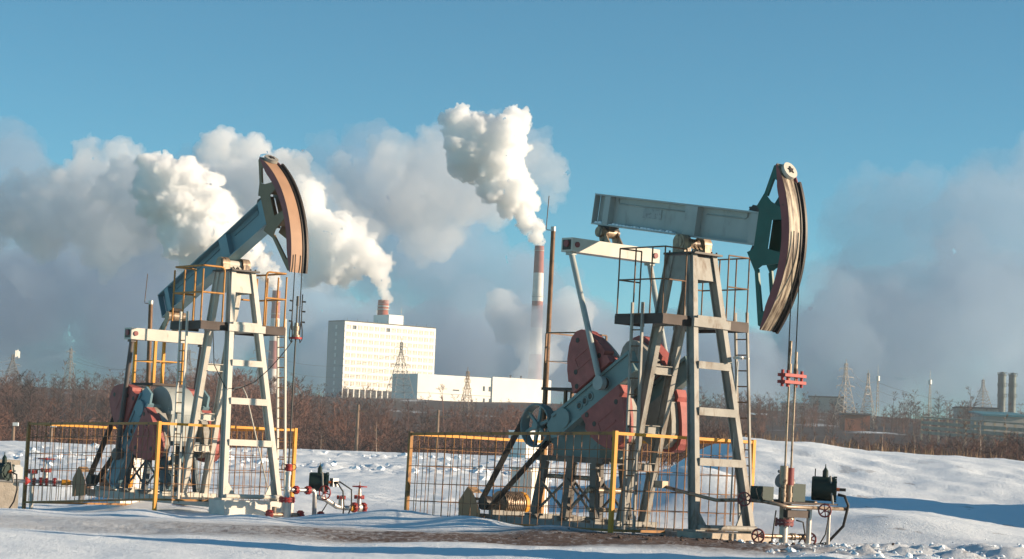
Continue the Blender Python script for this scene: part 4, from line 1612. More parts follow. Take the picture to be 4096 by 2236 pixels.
def chimney(px, py, Y, dtop, dbot, bands, base_z, label, ringed):
    t = at(px, py, Y)
    o = empty('chimney', (t.x, t.y, base_z))
    tag(o, label, 'chimney', 'power station chimneys')
    H = t.z - base_z
    z = H
    R = lambda zz: (dbot + (dtop - dbot) * zz / H) / 2
    for h, m in bands:
        z0 = max(0, z - h)
        b = MB()
        b.tube((0, 0, z0), (0, 0, z), R(z0), R(z), 28, caps=False)
        b.build('shaft_band', m, o)
        z = z0
        if z <= 0:
            break
    b = MB()
    b.tube((0, 0, H - 1.2), (0, 0, H + .1), R(H) * .86, n=20)
    b.build('mouth', roofing, o)
    for zz in ringed:
        b = MB()
        b.tube((0, 0, H - zz - .25), (0, 0, H - zz + .25), R(H - zz) * 1.12, n=28)
        b.ring((0, 0, H - zz + 1.2), (0, 0, 1), R(H - zz) * 1.12, .07, 24, 4)
        b.build('gallery', wallgrey, o)['kind'] = 'stuff'
    return t


CH1 = chimney(1534, 1201, 1010, 5.1, 7.2, [(200, brick)], 10, 'red brick chimney steaming behind the tall slab building', (2.9, 4.4))
CH2 = chimney(2158, 984, 1600, 7.0, 11.5, [(20.5, chimred), (21.5, chimwhite), (20, chimred), (20, chimwhite), (20, chimred), (20, chimwhite), (40, chimred)], 18, 'tall red and white banded chimney between the two pumpjacks', (3.6, 38.5))
CH3 = chimney(1106, 1163, 1600, 6.0, 9.0, [(21, chimred), (17, chimwhite), (21, chimred), (20, chimwhite), (60, chimred)], 18, 'red and white banded chimney behind the rods of the left pumpjack', (8.2, 17.6))


# ---------------------------------------------------------------- lattice pylons and masts
galv = mat('pylon_steel', (0.17, 0.17, 0.165), .6, .2, var=.2, scale=.5)
palesteel = mat('pale_pylon_steel', (0.36, 0.33, 0.29), .6, .2, var=.2, scale=.5)


def pylon(px, ytop, ybase, Y, label, arms, wbase=.22, m=galv, extra=None, rz=.5):
    t = at(px, ytop, Y)
    f = at(px, ybase, Y)
    H = t.z - f.z
    low = 6.0
    o = empty('power_pylon', (t.x, t.y, f.z))
    o.rotation_euler = (0, 0, rz)
    tag(o, label, 'pylon', 'power pylons on the hill')
    hw = lambda z: max(.35, H * wbase / 2 * (1 - min(1, z / (H * .78))) + .035 * H * (1 - z / H) + .1)
    lv = [-low / H] + [1 - (1 - k / 9) ** 1.0 for k in range(9)] + [.93]
    zs = [H * k for k in lv]
    th = max(.08, .00013 * Y)
    for sx, sy in ((-1, -1), (1, -1), (1, 1), (-1, 1)):
        b = MB()
        for a, c in zip(zs[:-1], zs[1:]):
            b.tube((sx * hw(a), sy * hw(a), a), (sx * hw(c), sy * hw(c), c), th, n=4, caps=False)
        b.build('leg', m, o)
    b = MB()
    for a, c in zip(zs[:-1], zs[1:]):
        C4 = [(-1, -1), (1, -1), (1, 1), (-1, 1)]
        for k in range(4):
            s, e = C4[k], C4[(k + 1) % 4]
            b.tube((s[0] * hw(a), s[1] * hw(a), a), (e[0] * hw(c), e[1] * hw(c), c), th * .6, n=3, caps=False)
            b.tube((e[0] * hw(a), e[1] * hw(a), a), (s[0] * hw(c), s[1] * hw(c), c), th * .6, n=3, caps=False)
            b.tube((s[0] * hw(c), s[1] * hw(c), c), (e[0] * hw(c), e[1] * hw(c), c), th * .6, n=3, caps=False)
    b.tube((0, 0, H * .93), (0, 0, H), th, n=4)
    b.build('lattice', m, o)['kind'] = 'stuff'
    for fz, wd in arms:
        for s in (-1, 1):
            b = MB()
            z = H * fz
            tip = (s * H * wd, 0, z)
            for y in (-1, 1):
                b.tube((s * hw(z), y * hw(z), z), tip, th * .75, n=4, caps=False)
            b.tube((s * hw(z), 0, z + H * .035), tip, th * .6, n=4, caps=False)
            b.tube(tip, (tip[0], 0, z - H * .05), th * .7, n=4)
            b.build('crossarm', m, o)
    if extra:
        b = MB()
        for dx, dz in ((.6, .83), (1.2, .86), (1.7, .80)):
            b.b6(dx, dx + .5, -.3, .3, H * dz, H * dz + 2.2)
        b.build('antenna_panels', whitebox, o)['kind'] = 'stuff'
    return o


A3 = [(.42, .19), (.60, .24), (.78, .17)]
pylon(53, 1412, 1505, 700, 'lattice pylon with white antennas at the left edge of the wood', [(.2, .3), (.5, .32), (.78, .2)], .42, galv, True)
pylon(285, 1384, 1545, 780, 'thin lattice pylon above the wood left of the left pumpjack', [(.56, .18), (.86, .13)], .14, galv, None, .9)
pylon(757, 1390, 1545, 720, 'lattice pylon seen just right of the near ladder of the left pumpjack', [(.45, .22), (.7, .24), (.88, .18)], .22)
pylon(1050, 1365, 1640, 760, 'lattice pylon seen beside the far ladder of the left pumpjack', [(.62, .16), (.74, .18), (.86, .13)], .20)
pylon(1607, 1352, 1595, 760, 'dark lattice pylon standing in front of the tall slab building', [(.56, .17), (.70, .14), (.84, .12)], .30, galv)
pylon(1872, 1468, 1720, 640, 'spindly lattice pylon in front of the long white hall', [(.52, .17), (.66, .14), (.80, .10)], .20, mat('brown_pylon_steel', (.24, .17, .11), .6, .2), None, 1.1)
pylon(3385, 1438, 1660, 640, 'tallest pale lattice pylon right of the right wellhead', [(.52, .20), (.68, .18), (.83, .14)], .20, palesteel)
pylon(3474, 1480, 1668, 700, 'second pale lattice pylon with drooping arms on the right', [(.48, .26), (.64, .24), (.78, .10)], .20, palesteel, None, 1.2)
pylon(3933, 1512, 1625, 800, 'short dark lattice pylon beside the twin columns', [(.52, .26)], .36, galv)


def mast(px, ytop, ybase, Y, label):
    t, f = at(px, ytop, Y), at(px, ybase, Y)
    o = empty('radio_mast', (t.x, t.y, f.z))
    tag(o, label, 'mast', 'radio masts on the hill')
    H = t.z - f.z
    b = MB()
    for k in range(3):
        a = 2 * PI * k / 3
        b.tube((math.cos(a) * .9, math.sin(a) * .9, -5), (math.cos(a) * .35, math.sin(a) * .35, H * .7), .12, n=4)
        for i in range(10):
            z0, z1 = H * .07 * i, H * .07 * (i + 1)
            r0, r1 = .9 - .055 * i, .9 - .055 * (i + 1)
            b.tube((math.cos(a) * r0, math.sin(a) * r0, z0), (math.cos(a + 2.09) * r1, math.sin(a + 2.09) * r1, z1), .08, n=3)
    b.tube((0, 0, H * .7), (0, 0, H), .12, .06, 4)
    b.build('mast_lattice', palesteel, o)['kind'] = 'stuff'
    b = MB()
    b.tube((0, 0, H * .66), (0, 0, H * .76), .8, n=8)
    b.build('antenna_drum', whitebox, o)


mast(3513, 1458, 1650, 900, 'thin radio mast between the pale pylons and the next mast')
mast(3721, 1478, 1650, 900, 'thin radio mast with a white antenna drum, right of the pale pylons')

for i, (px, yt, yb, Y, lab) in enumerate(((1433, 1618, 1786, 165, 'tall timber pole at the edge of the snowfield below the slab building'),
                                          (1753, 1640, 1792, 165, 'timber pole at the edge of the snowfield below the long hall'),
                                          (55, 1695, 1756, 158, 'short timber post at the edge of the snowfield, far left'),
                                          (206, 1700, 1762, 158, 'timber post at the edge of the snowfield behind the left cage'))):
    t = at(px, yt, Y)
    z0 = gz1(t.x, t.y)
    o = empty('timber_pole', (t.x, t.y, z0))
    tag(o, lab, 'pole', 'timber poles along the field edge')
    b = MB()
    b.tube((0, 0, -1), (0, 0, t.z - z0), .15, .11, 8)
    b.build('shaft', mat('weathered_timber', (.20, .14, .10), .9, var=.2, scale=1.5), o)
    if i < 2:
        b = MB()
        b.bar((-.7, 0, t.z - z0 - .5), (.7, 0, t.z - z0 - .5), .1, .1)
        b.build('crossarm', MATS['weathered_timber'], o)
    else:
        b = MB()
        b.b6(-.05, .35, -.12, .12, t.z - z0 - .15, t.z - z0 + .1)
        b.build('lamp_head', whitebox, o)


# ---------------------------------------------------------------- works on the right hillside
def simple_building(px0, px1, ytop, ybot, Y, depth, m_wall, m_roof, label, slope=0.0, extras=None, rz=0.0):
    a, c = at(px0, ytop, Y), at(px1, ytop, Y)
    bt = at((px0 + px1) / 2, ybot, Y)
    o = empty('works_building', ((a.x + c.x) / 2, Y, bt.z))
    o.rotation_euler = (0, 0, rz)
    tag(o, label, 'building')
    w, h = (c.x - a.x) / 2 / max(.5, math.cos(rz)), (a.z + c.z) / 2 - bt.z
    b = MB()
    b.b6(-w, w, 0, depth, -3, h)
    wl_ = b.build('wall', m_wall, o)
    b = MB()
    b.add([(-w - .4, -.5, h + .02), (w + .4, -.5, h + .02), (w + .4, depth + .5, h + .02 + slope), (-w - .4, depth + .5, h + .02 + slope),
           (-w - .4, -.5, h + .5), (w + .4, -.5, h + .5), (w + .4, depth + .5, h + .5 + slope), (-w - .4, depth + .5, h + .5 + slope)],
          [(0, 3, 2, 1), (4, 5, 6, 7), (0, 1, 5, 4), (1, 2, 6, 5), (2, 3, 7, 6), (3, 0, 4, 7)])
    b.build('roof', m_roof, o)
    n = max(2, int(w * 2 / 4.5))
    if h > 2.2:
        for i in range(n):
            x = -w + (i + .5) * 2 * w / n
            b = MB()
            b.b6(x - 1.0, x + 1.0, -.06, -.005, h * .35, h * .72)
            b.build('window', darkglass, o)
    if extras:
        extras(o, w, h, depth)
    return o


brickwall = mat('orange_brick_wall', (.36, .13, .07), .9, var=.15, scale=.4)
palewall = mat('pale_plaster_wall', (.42, .38, .33), .9, var=.15, scale=.25, rust=.35, rust_col=(.28, .22, .17), rust_scale=.3)
teal = mat('teal_sheet_roof', (.02, .16, .20), .5, var=.1, scale=.3)
beige = mat('weathered_slats', (.40, .33, .24), .8, var=.25, scale=.5)
simple_building(3238, 3372, 1590, 1640, 820, 14, palewall, roofing, 'flat grey shed with dark roof behind the right-hand wood', rz=-.15)
simple_building(3130, 3235, 1612, 1652, 760, 12, palewall, snowmat, 'low pale building with a snowy roof behind the right rods', rz=-.1)
simple_building(3380, 3480, 1660, 1684, 610, 8, brickwall, roofing, 'low orange brick building at the foot of the pale pylons')
simple_building(3005, 3062, 1660, 1700, 560, 8, brickwall, snowmat, 'small brick building seen left of the right rods')
simple_building(3830, 3992, 1634, 1672, 700, 12, palewall, roofing, 'wide flat grey building in front of the twin columns', rz=-.1)
simple_building(3935, 4110, 1668, 1690, 560, 16, palewall, teal, 'low building with a teal roof at the right edge', 1.2)


def slat_shed():
    a, c = at(3690, 1668, 520), at(4150, 1700, 450)
    o = empty('slatted_shed', (a.x, a.y, a.z - 4))
    tag(o, 'long beige slatted trestle running to the right edge', 'trestle')
    d = Vector((c.x - a.x, c.y - a.y, c.z - a.z))
    for k, (z, t) in enumerate(((4.0, .35), (2.7, .5), (1.5, .5), (.3, .4))):
        b = MB()
        b.bar(Vector((0, 0, z)), d + Vector((0, 0, z)), .8, t, (0, 0, 1) if k else Vector((d.y, -d.x, 0)))
        b.build('slat', beige, o)
    for i in range(13):
        s = d * (i / 12)
        b = MB()
        b.b6(s.x - .22, s.x + .22, s.y + .5, s.y + .9, s.z - 5, s.z + 3.9)
        b.build('trestle_post', beige, o)


slat_shed()


def column(px, ytop, ybot, Y, r, label):
    t, f = at(px, ytop, Y), at(px, ybot, Y)
    o = empty('process_column', (t.x, t.y, f.z))
    tag(o, label, 'process column', 'twin process columns')
    H = t.z - f.z
    cs = mat('column_steel', (.10, .13, .13), .6, .2, var=.25, scale=.3)
    b = MB()
    b.tube((0, 0, -6), (0, 0, H - .9), r, n=20)
    b.lathe((0, 0, H - .9), (0, 0, 1), [(0, r), (.5, r * .7), (.9, r * .2)], 20)
    b.build('vessel', cs, o)
    for fz in (.34, .62, .9):
        b = MB()
        b.tube((0, 0, H * fz), (0, 0, H * fz + .2), r * 1.35, n=16)
        b.ring((0, 0, H * fz + 1.1), (0, 0, 1), r * 1.35, .06, 18, 4)
        for k in range(10):
            a = 2 * PI * k / 10
            b.tube((math.cos(a) * r * 1.35, math.sin(a) * r * 1.35, H * fz + .2), (math.cos(a) * r * 1.35, math.sin(a) * r * 1.35, H * fz + 1.1), .05, n=3)
        b.build('platform', cs, o)['kind'] = 'stuff'
    b = MB()
    b.tube((-r * 1.2, -.3, -5), (-r * 1.2, -.3, H * .95), .16, n=6)
    b.build('riser_pipe', cs, o)


column(4010, 1487, 1640, 780, 1.3, 'left one of the twin dark process columns by the right edge')
column(4052, 1490, 1640, 784, 1.2, 'right one of the twin dark process columns by the right edge')

# orange hut at the edge of the snow bank
t = at(4015, 1856, 92)
o = empty('brick_hut', (t.x, t.y, t.z - .9))
tag(o, 'low orange brick hut with a snowy top at the edge of the snow bank', 'hut')
b = MB()
b.b6(-.36, .36, 0, .5, -.5, .85)
b.build('wall', brickwall, o)
b = MB()
b.b6(-.40, .40, -.04, .54, .852, .92)
b.build('roof', snowmat, o)


# ---------------------------------------------------------------- overhead lines between the pylons
def overhead(p0, p1, sag, offs, label):
    """p0, p1: (px, py, Y) of the attachment points"""
    a, c = at(*p0), at(*p1)
    o = empty('overhead_line', (a.x, a.y, 0))
    tag(o, label, 'power line', 'overhead lines on the hill')
    for dz, dx in offs:
        pts = []
        for i in range(13):
            t = i / 12
            q = a.lerp(c, t)
            pts.append((q.x - a.x + dx, q.y - a.y, q.z + dz - sag * 4 * t * (1 - t)))
        b = MB()
        b.path(pts, .045, 4)
        b.build('wire', galv, o)


overhead((-300, 1430, 640), (53, 1432, 700), 2.0, ((0, 2), (-2.5, 3), (-5, 2)), 'overhead line leaving the left-hand pylon towards the left edge')
overhead((285, 1432, 780), (757, 1440, 720), 4.0, ((0, 2), (-4, 3), (0, -2)), 'overhead line between the thin pylon and the pylon by the near ladder')
overhead((1050, 1420, 760), (1607, 1395, 760), 5.0, ((0, 2), (-4, 3), (-8, 3)), 'overhead line from the far ladder pylon to the pylon before the slab building')
overhead((3385, 1490, 640), (3474, 1525, 700), 1.5, ((0, 2), (-3, 3), (-6, 3)), 'overhead line between the two pale pylons')
overhead((3474, 1525, 700), (4400, 1560, 640), 6.0, ((0, 2), (-3, 3), (-6, 3)), 'overhead line from the second pale pylon to the right edge')


# ---------------------------------------------------------------- trees
def tree_proto(seed, h, spread, birch=False, bush=False, nl=19, nt=14):
    """bare deciduous tree: tapered trunk, limbs, fans of twigs; returns (trunk verts, faces, crown verts, faces)"""
    r = random.Random(seed)
    tv, tf, cv, cf_ = [], [], [], []

    def tri(vs, fs, a, b_, w):
        d = (b_ - a)
        s = d.cross(Vector((r.gauss(0, 1), r.gauss(0, 1), r.gauss(0, .4)))).normalized() * w
        k = len(vs)
        vs += [a - s, a + s, b_]
        fs.append((k, k + 1, k + 2))

    def prismy(vs, fs, a, b_, r0, r1):
        d = (b_ - a).normalized()
        x = d.orthogonal().normalized()
        y = d.cross(x)
        k = len(vs)
        for p, rr in ((a, r0), (b_, r1)):
            for i in range(3):
                th = 2.0944 * i
                vs.append(p + (x * math.cos(th) + y * math.sin(th)) * rr)
        for i in range(3):
            j = (i + 1) % 3
            fs.append((k + i, k + j, k + 3 + j))
            fs.append((k + i, k + 3 + j, k + 3 + i))
    stems = 1 if not bush else 5
    tw = .025 if not bush else .015
    for s in range(stems):
        base = Vector((0, 0, -.4)) if stems == 1 else Vector((r.gauss(0, .25 * spread), r.gauss(0, .25 * spread), -.3))
        lean = Vector((r.gauss(0, .05), r.gauss(0, .05), 1)) if stems == 1 else Vector((r.gauss(0, .35), r.gauss(0, .35), 1))
        pts = [base]
        hh = h * (1 if stems == 1 else r.uniform(.65, 1))
        for i in range(4):
            pts.append(pts[-1] + Vector((lean.x + r.gauss(0, .05), lean.y + r.gauss(0, .05), 1)) * hh / 4)
        r0 = h * .014 if stems == 1 else h * .008
        for i in range(4):
            prismy(tv, tf, pts[i], pts[i + 1], r0 * (1 - .22 * i), r0 * (1 - .22 * (i + 1)))
        n_l = nl if stems == 1 else nl // 3
        for i in range(n_l):
            f = r.uniform(.22 if not bush else .05, .97)
            k = min(3, int(f * 4))
            p = pts[k].lerp(pts[k + 1], f * 4 - k)
            az = r.uniform(0, 2 * PI)
            up = r.uniform(.5, 1.3) if not birch else r.uniform(.8, 1.6)
            ln = spread * (1.15 - f * .75) * r.uniform(.6, 1.1)
            d = Vector((math.cos(az), math.sin(az), up)).normalized()
            q = p + d * ln
            if bush:
                tri(cv, cf_, p, q, .028)
            else:
                prismy(cv, cf_, p, q, r0 * .38 * (1.1 - f), r0 * .12)
            for t in range(nt):
                g = r.uniform(.25, 1)
                a = p.lerp(q, g)
                dd = (d + Vector((r.gauss(0, .65), r.gauss(0, .65), r.gauss(.25, .5)))).normalized()
                tl = ln * r.uniform(.25, .6)
                e = a + dd * tl
                tri(cv, cf_, a, e, tw)
                if r.random() < .8:
                    m_ = a.lerp(e, r.uniform(.3, .8))
                    tri(cv, cf_, m_, m_ + (dd + Vector((r.gauss(0, .7), r.gauss(0, .7), r.gauss(.1, .6)))).normalized() * tl * .6, tw * .8)
    return [np.array([tuple(v) for v in tv]), np.array(tf), np.array([tuple(v) for v in cv]), np.array(cf_)]


def bark(name, col, col2):
    m = bpy.data.materials.new(name)
    m.use_nodes = True
    n, l = m.node_tree.nodes, m.node_tree.links
    b = n['Principled BSDF']
    b.inputs['Roughness'].default_value = .9
    b.inputs['Specular IOR Level'].default_value = .1
    tc = n.new('ShaderNodeTexCoord')
    nz = n.new('ShaderNodeTexNoise')
    nz.inputs['Scale'].default_value = .028
    nz.inputs['Detail'].default_value = 5
    l.new(tc.outputs['Object'], nz.inputs['Vector'])
    rp = n.new('ShaderNodeMapRange')
    rp.inputs['From Min'].default_value, rp.inputs['From Max'].default_value = .38, .62
    l.new(nz.outputs['Fac'], rp.inputs['Value'])
    mx = n.new('ShaderNodeMix')
    mx.data_type = 'RGBA'
    mx.inputs['A'].default_value = (*col, 1)
    mx.inputs['B'].default_value = (*col2, 1)
    l.new(rp.outputs['Result'], mx.inputs['Factor'])
    l.new(mx.outputs['Result'], b.inputs['Base Color'])
    return m


twig = bark('reddish_twigs', (.050, .042, .042), (.205, .105, .078))
twigpale = bark('pale_brown_twigs', (.20, .13, .085), (.25, .155, .105))
trunkm = bark('grey_bark', (.10, .075, .06), (.16, .12, .095))
birchm = bark('birch_bark', (.34, .27, .22), (.45, .38, .32))
PRO = [tree_proto(s, 9.0, 2.6) for s in range(5)]
BIR = [tree_proto(20 + s, 11.0, 2.0, True, nl=18) for s in range(3)]
BUSH = [tree_proto(40 + s, 3.4, 1.6, bush=True, nl=21, nt=7) for s in range(4)]


def place_mesh(protos, inst, key):
    """merge copies of prototype geometry; inst rows: x, y, z, scale, rot, proto index"""
    V, Fc, k = [], [], 0
    for x, y, z, s, a, pi_ in inst:
        p = protos[int(pi_)]
        v, f = p[key], p[key + 1]
        ca, sa = math.cos(a) * s, math.sin(a) * s
        w = np.empty_like(v)
        w[:, 0] = v[:, 0] * ca - v[:, 1] * sa + x
        w[:, 1] = v[:, 0] * sa + v[:, 1] * ca + y
        w[:, 2] = v[:, 2] * s + z
        V.append(w)
        Fc.append(f + k)
        k += len(v)
    return np.concatenate(V), np.concatenate(Fc)


rs = np.random.RandomState(11)


def gz1f(x, y):
    return float(gz(np.array([x]), np.array([y]), False)[0])


def pxof(x, y):
    return 2048 + x / y * FPX


SKX = [-400, 0, 300, 600, 900, 1150, 1300, 1500, 1700, 1900, 2150, 2300, 2600, 2800, 3100, 3400, 3700, 4096, 4500]
SKY_ = [1485, 1485, 1498, 1475, 1465, 1505, 1550, 1568, 1582, 1602, 1625, 1600, 1575, 1568, 1575, 1582, 1575, 1600, 1600]


def top_ok(x, y, ztop):
    """keep the tree line at the height it has above the valley"""
    ypx = 1800 + ROLL * (pxof(x, y) - 2048) - (ztop - CAMH) / y * FPX
    px = pxof(x, y)
    lim = np.where(y < 200, np.interp(px, [2800, 3200, 3500, 3800, 4096], [1700, 1735, 1735, 1705, 1700]), np.where(y < 540, 1718, np.where(y < 640, 1640, 0)))
    lim = np.where(px > 3080, lim, np.where((px > 2750) & (y < 450), 1660, 0))
    return (ypx > lim + rs.normal(0, 9, np.shape(x))) & (ypx > np.interp(pxof(x, y), SKX, SKY_) + rs.normal(-14, 16, np.shape(x)))


def scatter(n, y0, y1, dens, smin, smax, np_, h, pw=1.0, xr=.29):
    m = n * 12
    y = y0 + (y1 - y0) * rs.rand(m) ** pw
    x = (rs.rand(m) * 2 - 1) * xr * y
    s = smin + (smax - smin) * rs.rand(m)
    z = gz(x, y, False)
    ok = (rs.rand(m) < dens(x, y)) & top_ok(x, y, z + h * s)
    i = np.nonzero(ok)[0][:n]
    return np.stack([x[i], y[i], z[i], s[i], rs.rand(len(i)) * 6.28, rs.randint(np_, size=len(i))], 1)


def d_hill(x, y):
    p = pxof(x, y)
    d = .5 + 1.0 * pnoise(x * .022, y * .012)
    d = np.where((p > 3180) & (p < 3460) & (y > 430) & (y < 600), .12, d)      # open snowy slope
    return d


def wood(name, label, groups):
    crown = [place_mesh(p, i, 2) for p, i in groups]
    k, V, Fc = 0, [], []
    for v, f in crown:
        V.append(v)
        Fc.append(f + k)
        k += len(v)
    for p, i in groups:
        v, f = place_mesh(p, i, 0)
        V.append(v)
        Fc.append(f + k)
        k += len(v)
    return tag(raw_mesh(name, np.concatenate(V), np.concatenate(Fc), twig), label, 'wood', None, 'stuff')


wood('bare_wood', 'bare reddish-brown wood covering the far hillside', [(PRO, scatter(2100, 320, 760, d_hill, .45, 1.5, 5, 9.6, 1.15)), (BIR, scatter(160, 360, 700, d_hill, .5, 1.0, 3, 11.5))])
wood('hillside_scrub', 'low brown scrub under the trees of the far hillside', [(BUSH, scatter(420, 235, 530, lambda x, y: np.where(x > .075 * y, 1.0, 0.0), .7, 1.5, 4, 3.6, .8, .30)), (BUSH, scatter(380, 330, 620, lambda x, y: np.where(x < .08 * y, 1.0, 0.0), .8, 1.6, 4, 3.6))])
wood('far_scrub', 'bare brown trees among the works on the right hillside', [(PRO, scatter(330, 525, 720, lambda x, y: np.where(x > .085 * y, 1.0, 0.0), .35, .9, 5, 9.6)), (BIR, scatter(60, 560, 720, lambda x, y: np.where(x > .085 * y, 1.0, 0.0), .45, .9, 3, 11.5))])
wood('valley_thicket', 'dense dark thicket in the dip beyond the snowfield',
     [(BUSH, scatter(900, 200, 340, lambda x, y: .9 + 0 * x, .8, 1.8, 4, 3.6, 1.0, .31)), (PRO, scatter(380, 215, 360, lambda x, y: .5 + .5 * pnoise(x * .03, y * .03), .5, .85, 5, 9.6))])
wood('bank_thicket', 'brown scrub behind the snow bank on the right', [(BUSH, scatter(300, 118, 195, lambda x, y: np.where(x > .055 * y, .75 + .9 * pnoise(x * .12, y * .06), 0.0), .4, 1.25, 4, 3.6, 1.0, .30))])


def single_tree(px, Y, h, kind, label, name='bare_tree', group='bare trees that stand out from the wood'):
    x = (px - 2048) / FPX * Y
    z = gz1f(x, Y)
    protos = {'p': PRO, 'b': BIR, 's': BUSH}[kind]
    p = protos[rs.randint(len(protos))]
    s = h / {'p': 9.0, 'b': 11.0, 's': 3.4}[kind]
    o = empty(name, (x, Y, z))
    o.scale = (s, s, s)
    o.rotation_euler = (0, 0, rs.rand() * 6)
    tag(o, label, 'tree', group)
    raw_mesh('trunk', p[0], p[1], birchm if kind == 'b' else trunkm, False, o)
    raw_mesh('crown', p[2], p[3], twigpale if kind == 'b' else twig, False, o)
    return o


for px, Y, h, k, lab in (
        (3905, 640, 15.5, 'p', 'broad bare tree rising left of the twin columns'),
        (4070, 600, 11, 'p', 'bare tree in front of the foot of the right process column'),
        (3770, 640, 13, 'p', 'bare round-headed tree right of the second radio mast'),
        (3672, 640, 12.5, 'p', 'bare tree below the gap between the two radio masts'),
        (3580, 620, 12.5, 'p', 'bare tree right of the first radio mast'),
        (3352, 420, 10, 'p', 'dark bare tree on the snowy slope left of the tallest pale pylon'),
        (3690, 235, 7, 'b', 'pale slender birch in the scrub below the slatted trestle'),
        (3875, 160, 5.5, 'b', 'pale birch in the scrub on the right, below the slatted trestle'),
        (3950, 160, 4.2, 'b', 'short pale birch beside the orange hut, left of it'),
        (4060, 165, 5.2, 'b', 'pale birch right of the orange hut at the right edge'),
        (3215, 150, 4.0, 'b', 'thin pale sapling on the bank right of the red carrier bar rods'),
        (3400, 160, 4.0, 'b', 'thin pale sapling in the scrub below the tallest pale pylon'),
        (3545, 140, 3.2, 'b', 'thin pale sapling above the right green housing, farther right'),
        (2905, 640, 12, 'b', 'birch rising above the wood between the right post legs'),
        (2760, 660, 12, 'b', 'birch rising above the wood just behind the near post leg of the right pumpjack'),
        (3060, 640, 12, 'b', 'birch rising above the wood right of the far ladder'),
        (265, 560, 12, 'p', 'bare tree topping the wood under the thin pylon on the left'),
        (610, 560, 12.5, 'p', 'bare tree topping the wood behind the gearbox deck of the left pumpjack'),
        (1535, 165, 3.6, 'b', 'thin pale sapling at the far edge of the snowfield, centre'),
        (1310, 170, 3.0, 'b', 'thin pale sapling at the far edge of the snowfield below the slab building gable'),
        (1550, 175, 3.2, 's', 'low pale shrub at the far snowfield edge left of the right cage')):
    single_tree(px, Y, h, k, lab)

# dry grass along the top of the bank
gv, gf = [], []
for i in range(1500):
    x = rs.uniform(4, 24)
    y = 76 + 10 * rs.rand()
    if pxof(x, y) < 2880:
        continue
    z = gz1f(x, y)
    h = rs.uniform(.15, .6) * (1.3 if y > 80 else .7)
    a = rs.rand() * 6.28
    w = .016
    k = len(gv)
    lx, ly = rs.normal(0, .16), rs.normal(0, .16)
    gv += [(x - w * math.cos(a), y - w * math.sin(a), z - .05), (x + w * math.cos(a), y + w * math.sin(a), z - .05), (x + lx * h, y + ly * h, z + h)]
    gf.append((k, k + 1, k + 2))
tag(raw_mesh('dry_grass', np.array(gv), np.array(gf), mat('dry_grass', (.26, .17, .095), .9, var=.3, scale=1.5)), 'dry tan grass along the crest of the snow bank', 'grass', None, 'stuff')

# broken snow clods
def clods(name, n, fx, label, mt, smin, smax):
    V, Fc, k = [], [], 0
    ico = bmesh.new()
    bmesh.ops.create_icosphere(ico, subdivisions=1, radius=1)
    iv = np.array([tuple(v.co) for v in ico.verts])
    jf = np.array([[v.index for v in f.verts] for f in ico.faces])
    ico.free()
    for i in range(n):
        x, y = fx()
        s = smin * (smax / smin) ** (rs.rand() ** 2.2)
        v = iv * (1 + rs.normal(0, .22, (len(iv), 1))) * s * np.array([1.1, 1.0, .75])
        a = rs.rand() * 6.28
        R = np.array([[math.cos(a), -math.sin(a), 0], [math.sin(a), math.cos(a), 0], [0, 0, 1]])
        V.append(v @ R.T + np.array([x, y, gz1(x, y) + s * .2]))
        Fc.append(jf + k)
        k += len(iv)
    return tag(raw_mesh(name, np.concatenate(V), np.concatenate(Fc), mt, False), label, 'snow', None, 'stuff')


clods('plough_clods', 330, lambda: (rs.uniform(-26, 3), rs.choice([98, 101, 122]) + rs.normal(0, 4)), 'broken snow clods thrown up by the plough across the field', snowmat, .05, .30)
clods('trodden_clods', 700, lambda: (rs.uniform(4.4, 10.5), 37.5 + rs.normal(0, 2.6)), 'small snow clods in the trodden snow by the right wellhead', snowmat, .015, .075)
clods('frozen_soil', 260, lambda: (4.2 + rs.normal(0, 1.6), 40.2 + rs.normal(0, .7)), 'frozen oily soil crumbs at the foot of the right pumpjack', mat('oily_soil', (.075, .05, .038), .9, var=.4, scale=6), .012, .05)


# ---------------------------------------------------------------- steam
def steam_mat(name, density, col=(1, 1, 1), aniso=.25):
    m = bpy.data.materials.new(name)
    m.use_nodes = True
    n = m.node_tree
    n.nodes.clear()
    out = n.nodes.new('ShaderNodeOutputMaterial')
    v = n.nodes.new('ShaderNodeVolumePrincipled')
    v.inputs['Color'].default_value = (*col, 1)
    v.inputs['Density'].default_value = density
    v.inputs['Anisotropy'].default_value = aniso
    n.links.new(v.outputs[0], out.inputs['Volume'])
    return m


ICO = {}
for sub in (1, 2):
    ic = bmesh.new()
    bmesh.ops.create_icosphere(ic, subdivisions=sub, radius=1)
    ICO[sub] = (np.array([tuple(v.co) for v in ic.verts]), np.array([[v.index for v in f.verts] for f in ic.faces]))
    ic.free()


